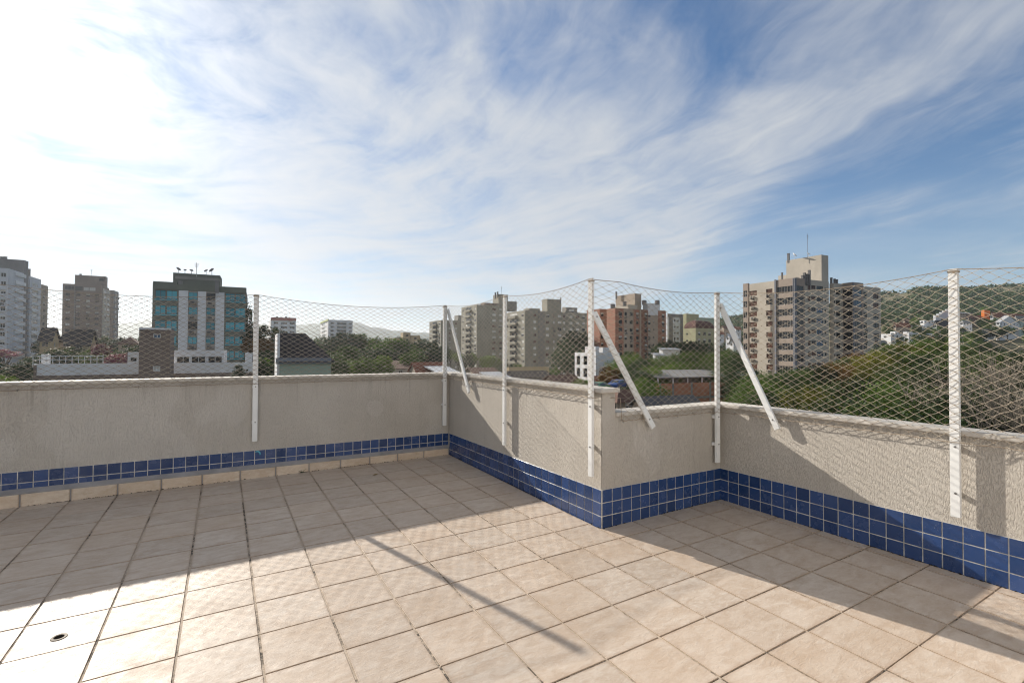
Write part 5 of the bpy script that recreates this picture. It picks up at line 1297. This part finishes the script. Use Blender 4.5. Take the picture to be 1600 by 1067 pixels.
# right of the jutting corner
tree('rust brown round tree in front of the small white block', 952, 571, 92, 5.2, 'far', 'rust')
grove('green tree in the grove below the orange brick tower', 'grove below the brick tower', [(966, 556, 105), (978, 549, 118), (990, 552, 112), (1002, 560, 104), (985, 568, 92), (1000, 578, 84), (1016, 572, 90), (1012, 590, 74)], 'near', ['mid', 'dark', 'light', 'mid'], (6, 8.5))
grove('light green tree in the grove right of the brick tower', 'light grove right of the brick tower', [(1022, 560, 108), (1036, 556, 112), (1050, 553, 116), (1065, 550, 120), (1080, 549, 122), (1094, 549, 120), (1108, 552, 116), (1042, 570, 98), (1060, 566, 102), (1078, 566, 100), (1098, 566, 100), (1115, 562, 106), (1030, 578, 92)], 'near', ['light', 'olive', 'light', 'mid'], (6.5, 9))
grove('dark tree between the brick tower and the olive block', 'dark trees by the olive block', [(1032, 532, 165), (1045, 529, 172), (1058, 531, 168), (1072, 532, 170), (1086, 533, 166), (1108, 536, 162)], 'far', ['dark'], (9, 12))
grove('tree between the inner corner post and the beige tower', 'trees left of the beige tower', [(1122, 548, 125), (1134, 556, 112), (1146, 560, 104), (1156, 566, 98), (1128, 570, 92), (1150, 576, 84), (1170, 580, 80), (1140, 545, 150), (1156, 550, 145)], 'near', ['dark', 'mid', 'dark'], (6.5, 8.5))
grove('dark green tree at the foot of the beige tower', 'trees at the foot of the beige tower', [(1186, 584, 70), (1202, 582, 76), (1218, 584, 74), (1234, 579, 80), (1250, 576, 82), (1266, 572, 84), (1282, 570, 84), (1174, 596, 58), (1200, 598, 56)], 'near', ['mid', 'dark', 'mid'], (6, 8))
grove('rust brown tree at the right foot of the beige tower', 'rust brown trees right of the beige tower', [(1300, 566, 88), (1318, 558, 92), (1336, 552, 96), (1350, 560, 84)], 'near', ['rust', 'rust', 'olive'], (6.5, 8.5))
grove('yellow green tree below the white flat-roofed houses', 'yellow green trees below the white houses', [(1362, 548, 84), (1380, 541, 88), (1398, 537, 92), (1415, 535, 90), (1372, 562, 70), (1392, 556, 74)], 'near', ['yellow', 'yellow', 'light', 'olive'], (7, 9))
grove('mixed green tree left of the largest post', 'green trees left of the largest post', [(1432, 531, 96), (1450, 527, 100), (1468, 526, 98), (1486, 524, 96), (1425, 552, 72), (1446, 548, 74), (1466, 550, 70), (1488, 546, 72), (1410, 570, 58), (1436, 572, 54), (1462, 574, 52), (1486, 572, 52)], 'near', ['mid', 'olive', 'dark', 'light'], (7, 9.5))
grove('near dark tree just above the low parapet on the right', 'near dark trees above the low parapet', [(1150, 626, 46), (1176, 622, 46), (1206, 612, 46), (1236, 606, 46), (1270, 600, 46), (1302, 596, 46), (1334, 592, 46), (1366, 592, 44), (1398, 596, 40), (1430, 602, 38), (1462, 606, 36), (1290, 622, 36), (1330, 620, 34), (1372, 624, 32), (1240, 628, 38), (1480, 620, 32), (1420, 640, 28), (1350, 650, 28)], 'near', ['dark', 'mid', 'dark', 'olive', 'dark'], (6.5, 8.5))
tree('yellow olive tree close above the low parapet, between brace and largest post', 1262, 604, 41, 6.0, 'near', 'yellow')
tree('bright green tree close above the low parapet, left of the largest post', 1392, 612, 35, 5.5, 'near', 'mid')
grove('dark shrub behind the bare trees at the right edge', 'dark shrubs behind the bare trees', [(x+J(8), 552+J(8), 62+J(8)) for x in range(1500, 1680, 22)]+[(x+J(8), 600+J(8), 42+J(4)) for x in range(1500, 1700, 30)], 'near', ['dark', 'olive', 'dark'], (6.5, 8.5))
# slope
sp = []
for k in range(78):
    px = RT.uniform(1372, 1640); d = RT.uniform(215, 430); sp.append((px, d))
for px, d in sp:
    y = 0; p = hill_pt(px, d); h = RT.uniform(6, 10)
    q = pix((p.x, p.y, p.z+h))
    tree('tree standing among the houses on the slope', q[0], q[1], d, RT.uniform(6, 10), 'far', RT.choice(['mid', 'dark', 'olive', 'mid', 'light']), RT.uniform(.7, 1), 'trees among the slope houses', p.z-1)
for k in range(26):
    px = RT.uniform(1100, 1170); d = RT.uniform(210, 420); p = hill_pt(px, d); q = pix((p.x, p.y, p.z+RT.uniform(5, 9)))
    tree('tree on the slope left of the beige tower', q[0], q[1], d, RT.uniform(6, 10), 'far', RT.choice(['mid', 'dark', 'olive']), RT.uniform(.7, 1), 'slope trees left of the beige tower', p.z-1)
# wood on the hill: one mass
rw = random.Random(8); v = []; f = []
def clump(p, R_, nq, sz):
    for q in range(nq):
        dvec = Vector((rw.gauss(0, 1), rw.gauss(0, 1), abs(rw.gauss(0.3, 0.8)))).normalized(); pos = p+Vector((dvec.x*R_, dvec.y*R_, dvec.z*R_*1.1))*rw.uniform(.6, 1)
        nn = (dvec+Vector((rw.gauss(0, .5), rw.gauss(0, .5), rw.gauss(0, .5)))).normalized(); a = nn.cross(Vector((rw.gauss(0, 1), rw.gauss(0, 1), rw.gauss(0, 1)))).normalized(); bb = nn.cross(a); s = sz*rw.uniform(.6, 1.3); i = len(v)
        v.extend([tuple(pos-a*s), tuple(pos+bb*s*.7), tuple(pos+a*s), tuple(pos-bb*s*.7)]); f.append((i, i+1, i+2, i+3))
cnt = 0
while cnt < 3300:
    px = rw.uniform(1040, 1680); d = rw.uniform(395, 730)
    if 612 < d < 690 and (1376 < px < 1424 or 1540 < px < 1600) and rw.random() < 0.93: continue
    if d < 430 and rw.random() < 0.5: continue
    p = hill_pt(px, d); p.z = bumpy(px, d); clump(p, rw.uniform(3.2, 6.0), 26, 1.25); cnt += 1
wood = link('hillside_wood', new_mesh('hillside_wood', v, f, [leaf_material('hill_wood_leaves', (0.029, 0.052, 0.022), (0.074, 0.101, 0.038), 0.2)]))
tag(wood, 'dark green wood covering the hill on the right', 'wood', kind='stuff')
# bare trees at the right edge
def bare_mesh(seed):
    r = random.Random(seed); mb = MB()
    def grow(p, dvec, L, rr, lvl):
        n = 3; pts = [p]; q = p; dd = dvec
        for k in range(n):
            dd = (dd+Vector((r.gauss(0, .16), r.gauss(0, .16), r.gauss(0.05, .12)))).normalized(); q = q+dd*L/n; pts.append(q)
        mb.tube(pts, [rr, rr*.88, rr*.74, rr*.6], 5 if lvl < 2 else 3, cap=False)
        if lvl >= 5: return
        m = (3, 4, 4, 4, 3)[lvl]
        for k in range(m):
            i = r.randint(1, n) if k else n; a = r.uniform(0, 6.28); sp_ = r.uniform(.45, .95) if k else r.uniform(.1, .4)
            side = dd.cross(Vector((math.cos(a), math.sin(a), .3))).normalized(); nd = (dd*math.cos(sp_)+side*math.sin(sp_)).normalized()
            grow(pts[i], nd, L*r.uniform(.62, .82), rr*r.uniform(.5, .64), lvl+1)
    grow(Vector((0, 0, 0)), Vector((0, 0, 1)), 2.6, 0.13, 0)
    return mb
BARE = []
for k in range(2):
    mb = bare_mesh(40+k); h = max(p[2] for p in mb.v); BARE.append((new_mesh('branches', mb.v, mb.f, [PALEBARK], mb.m), h))
BORD = ['second from left', 'fourth from left', 'sixth from left', 'second from right', 'third from left', 'fifth from left', 'third from right', 'rightmost', 'leftmost']
for k, (px, y, d) in enumerate(((1512, 548, 40), (1548, 538, 44), (1585, 536, 42), (1618, 534, 40), (1530, 580, 32), (1572, 572, 31), (1610, 575, 30), (1640, 560, 34), (1500, 600, 34))):
    me, h = BARE[k % 2]; p = at(px, y, d); sc = RT.uniform(1.35, 1.7); zb = p.z-h*sc
    t = thing('bare_tree', 'leafless pale twigged tree, %s of the trees right of the largest post' % BORD[k], 'tree', (p.x, p.y, min(zb-0.5, GZ)), 0, 'leafless trees at the right edge')
    link('branches', me, t, (0, 0, zb-t.location.z), (0, 0, RT.uniform(0, 6.28)), (sc, sc, sc))
    mb = MB(); mb.tube([(0, 0, 0), (0.1, 0, (zb-t.location.z)*0.5), (0, 0, zb-t.location.z+0.1)], [0.30*sc, 0.22*sc, 0.135*sc], 6); mb.build('trunk', PALEBARK, t)

# parked cars in the yard past the jutting corner -------------------------
TYRE = mat('tyre_rubber', (0.02, 0.02, 0.02), 0.8); CARGL = mat('car_glass', (0.02, 0.025, 0.03), 0.1, spec=0.8); RIMM = mat('wheel_rim', (0.4, 0.4, 0.4), 0.4, metal=0.8)
def car(label, px, y, d, col, ang):
    p = at(px, y, d); t = thing('parked_car', label, 'car', (p.x, p.y, p.z-1.45), ang, 'cars parked in the yard')
    prof = [(-2.05, .35), (-2.1, .75), (-1.95, .92), (-1.45, .98), (-0.75, 1.40), (0.75, 1.45), (1.45, 1.02), (1.95, .88), (2.1, .62), (2.05, .35)]
    mb = MB()
    for s_ in (-.82, .82): mb.poly([(x, s_*(0.86 if z > 1.2 else 1), z) for x, z in (prof if s_ < 0 else prof[::-1])])
    for (xa, za), (xb, zb) in zip(prof, prof[1:]+prof[:1]):
        ka, kb = (.86 if za > 1.2 else 1), (.86 if zb > 1.2 else 1); mb.quad((xa, -.82*ka, za), (xa, .82*ka, za), (xb, .82*kb, zb), (xb, -.82*kb, zb))
    mb.build('body', mat('car_paint_'+label.split()[0], col, 0.3, spec=0.6), t)
    for sgn in (-1, 1):
        w = MB(); yy = sgn*0.80; w.poly([(-1.15, yy*1.0, 1.0), (1.2, yy*1.0, 1.02), (0.7, yy*0.9, 1.37), (-0.7, yy*0.9, 1.33)]); w.v = [(x, y_+sgn*0.02, z) for x, y_, z in w.v]; w.build('side_window', CARGL, t)
    for xa, xb, za, zb in ((-1.42, -.8, 1.01, 1.385), (.82, 1.42, 1.43, 1.055)):
        w = MB(); w.quad((xa, -.66, za+.015), (xa, .66, za+.015), (xb, .62, zb+.015), (xb, -.62, zb+.015)); w.build('windscreen', CARGL, t)
    for x in (-1.3, 1.3):
        for s_ in (-1, 1):
            w = MB(); w.tube([(x, s_*.66, .32), (x, s_*.86, .32)], .32, 14); wo_ = w.build('wheel', TYRE, t); w2 = MB(); w2.tube([(x, s_*.80, .32), (x, s_*.875, .32)], .19, 10); w2.build('rim', RIMM, wo_)
car('green car parked behind the jutting corner post', 936, 597, 76, (0.03, 0.16, 0.07), 0.3)
car('silver car parked left of the jutting corner post', 906, 601, 76, (0.40, 0.42, 0.44), 0.2)
car('blue car parked right of the jutting corner post', 966, 593, 80, (0.03, 0.07, 0.22), 0.35)

# ------------------------------------------------------------------ air
HZ = 1
if HZ:
    hm = bpy.data.materials.new('thin_haze'); hm.use_nodes = True; nt = hm.node_tree; nt.nodes.remove(nt.nodes['Principled BSDF'])
    pv = nt.nodes.new('ShaderNodeVolumePrincipled'); pv.inputs['Color'].default_value = (0.86, 0.92, 1.0, 1); pv.inputs['Density'].default_value = 0.00011; pv.inputs['Anisotropy'].default_value = 0.45
    nt.links.new(pv.outputs[0], nt.nodes['Material Output'].inputs['Volume'])
    mb = MB(); mb.box(-6700, 6700, -6700, 6700, GZ-1.6, 215.0); tag(mb.build('haze', hm), 'thin pale haze over the whole town', 'haze', kind='stuff')
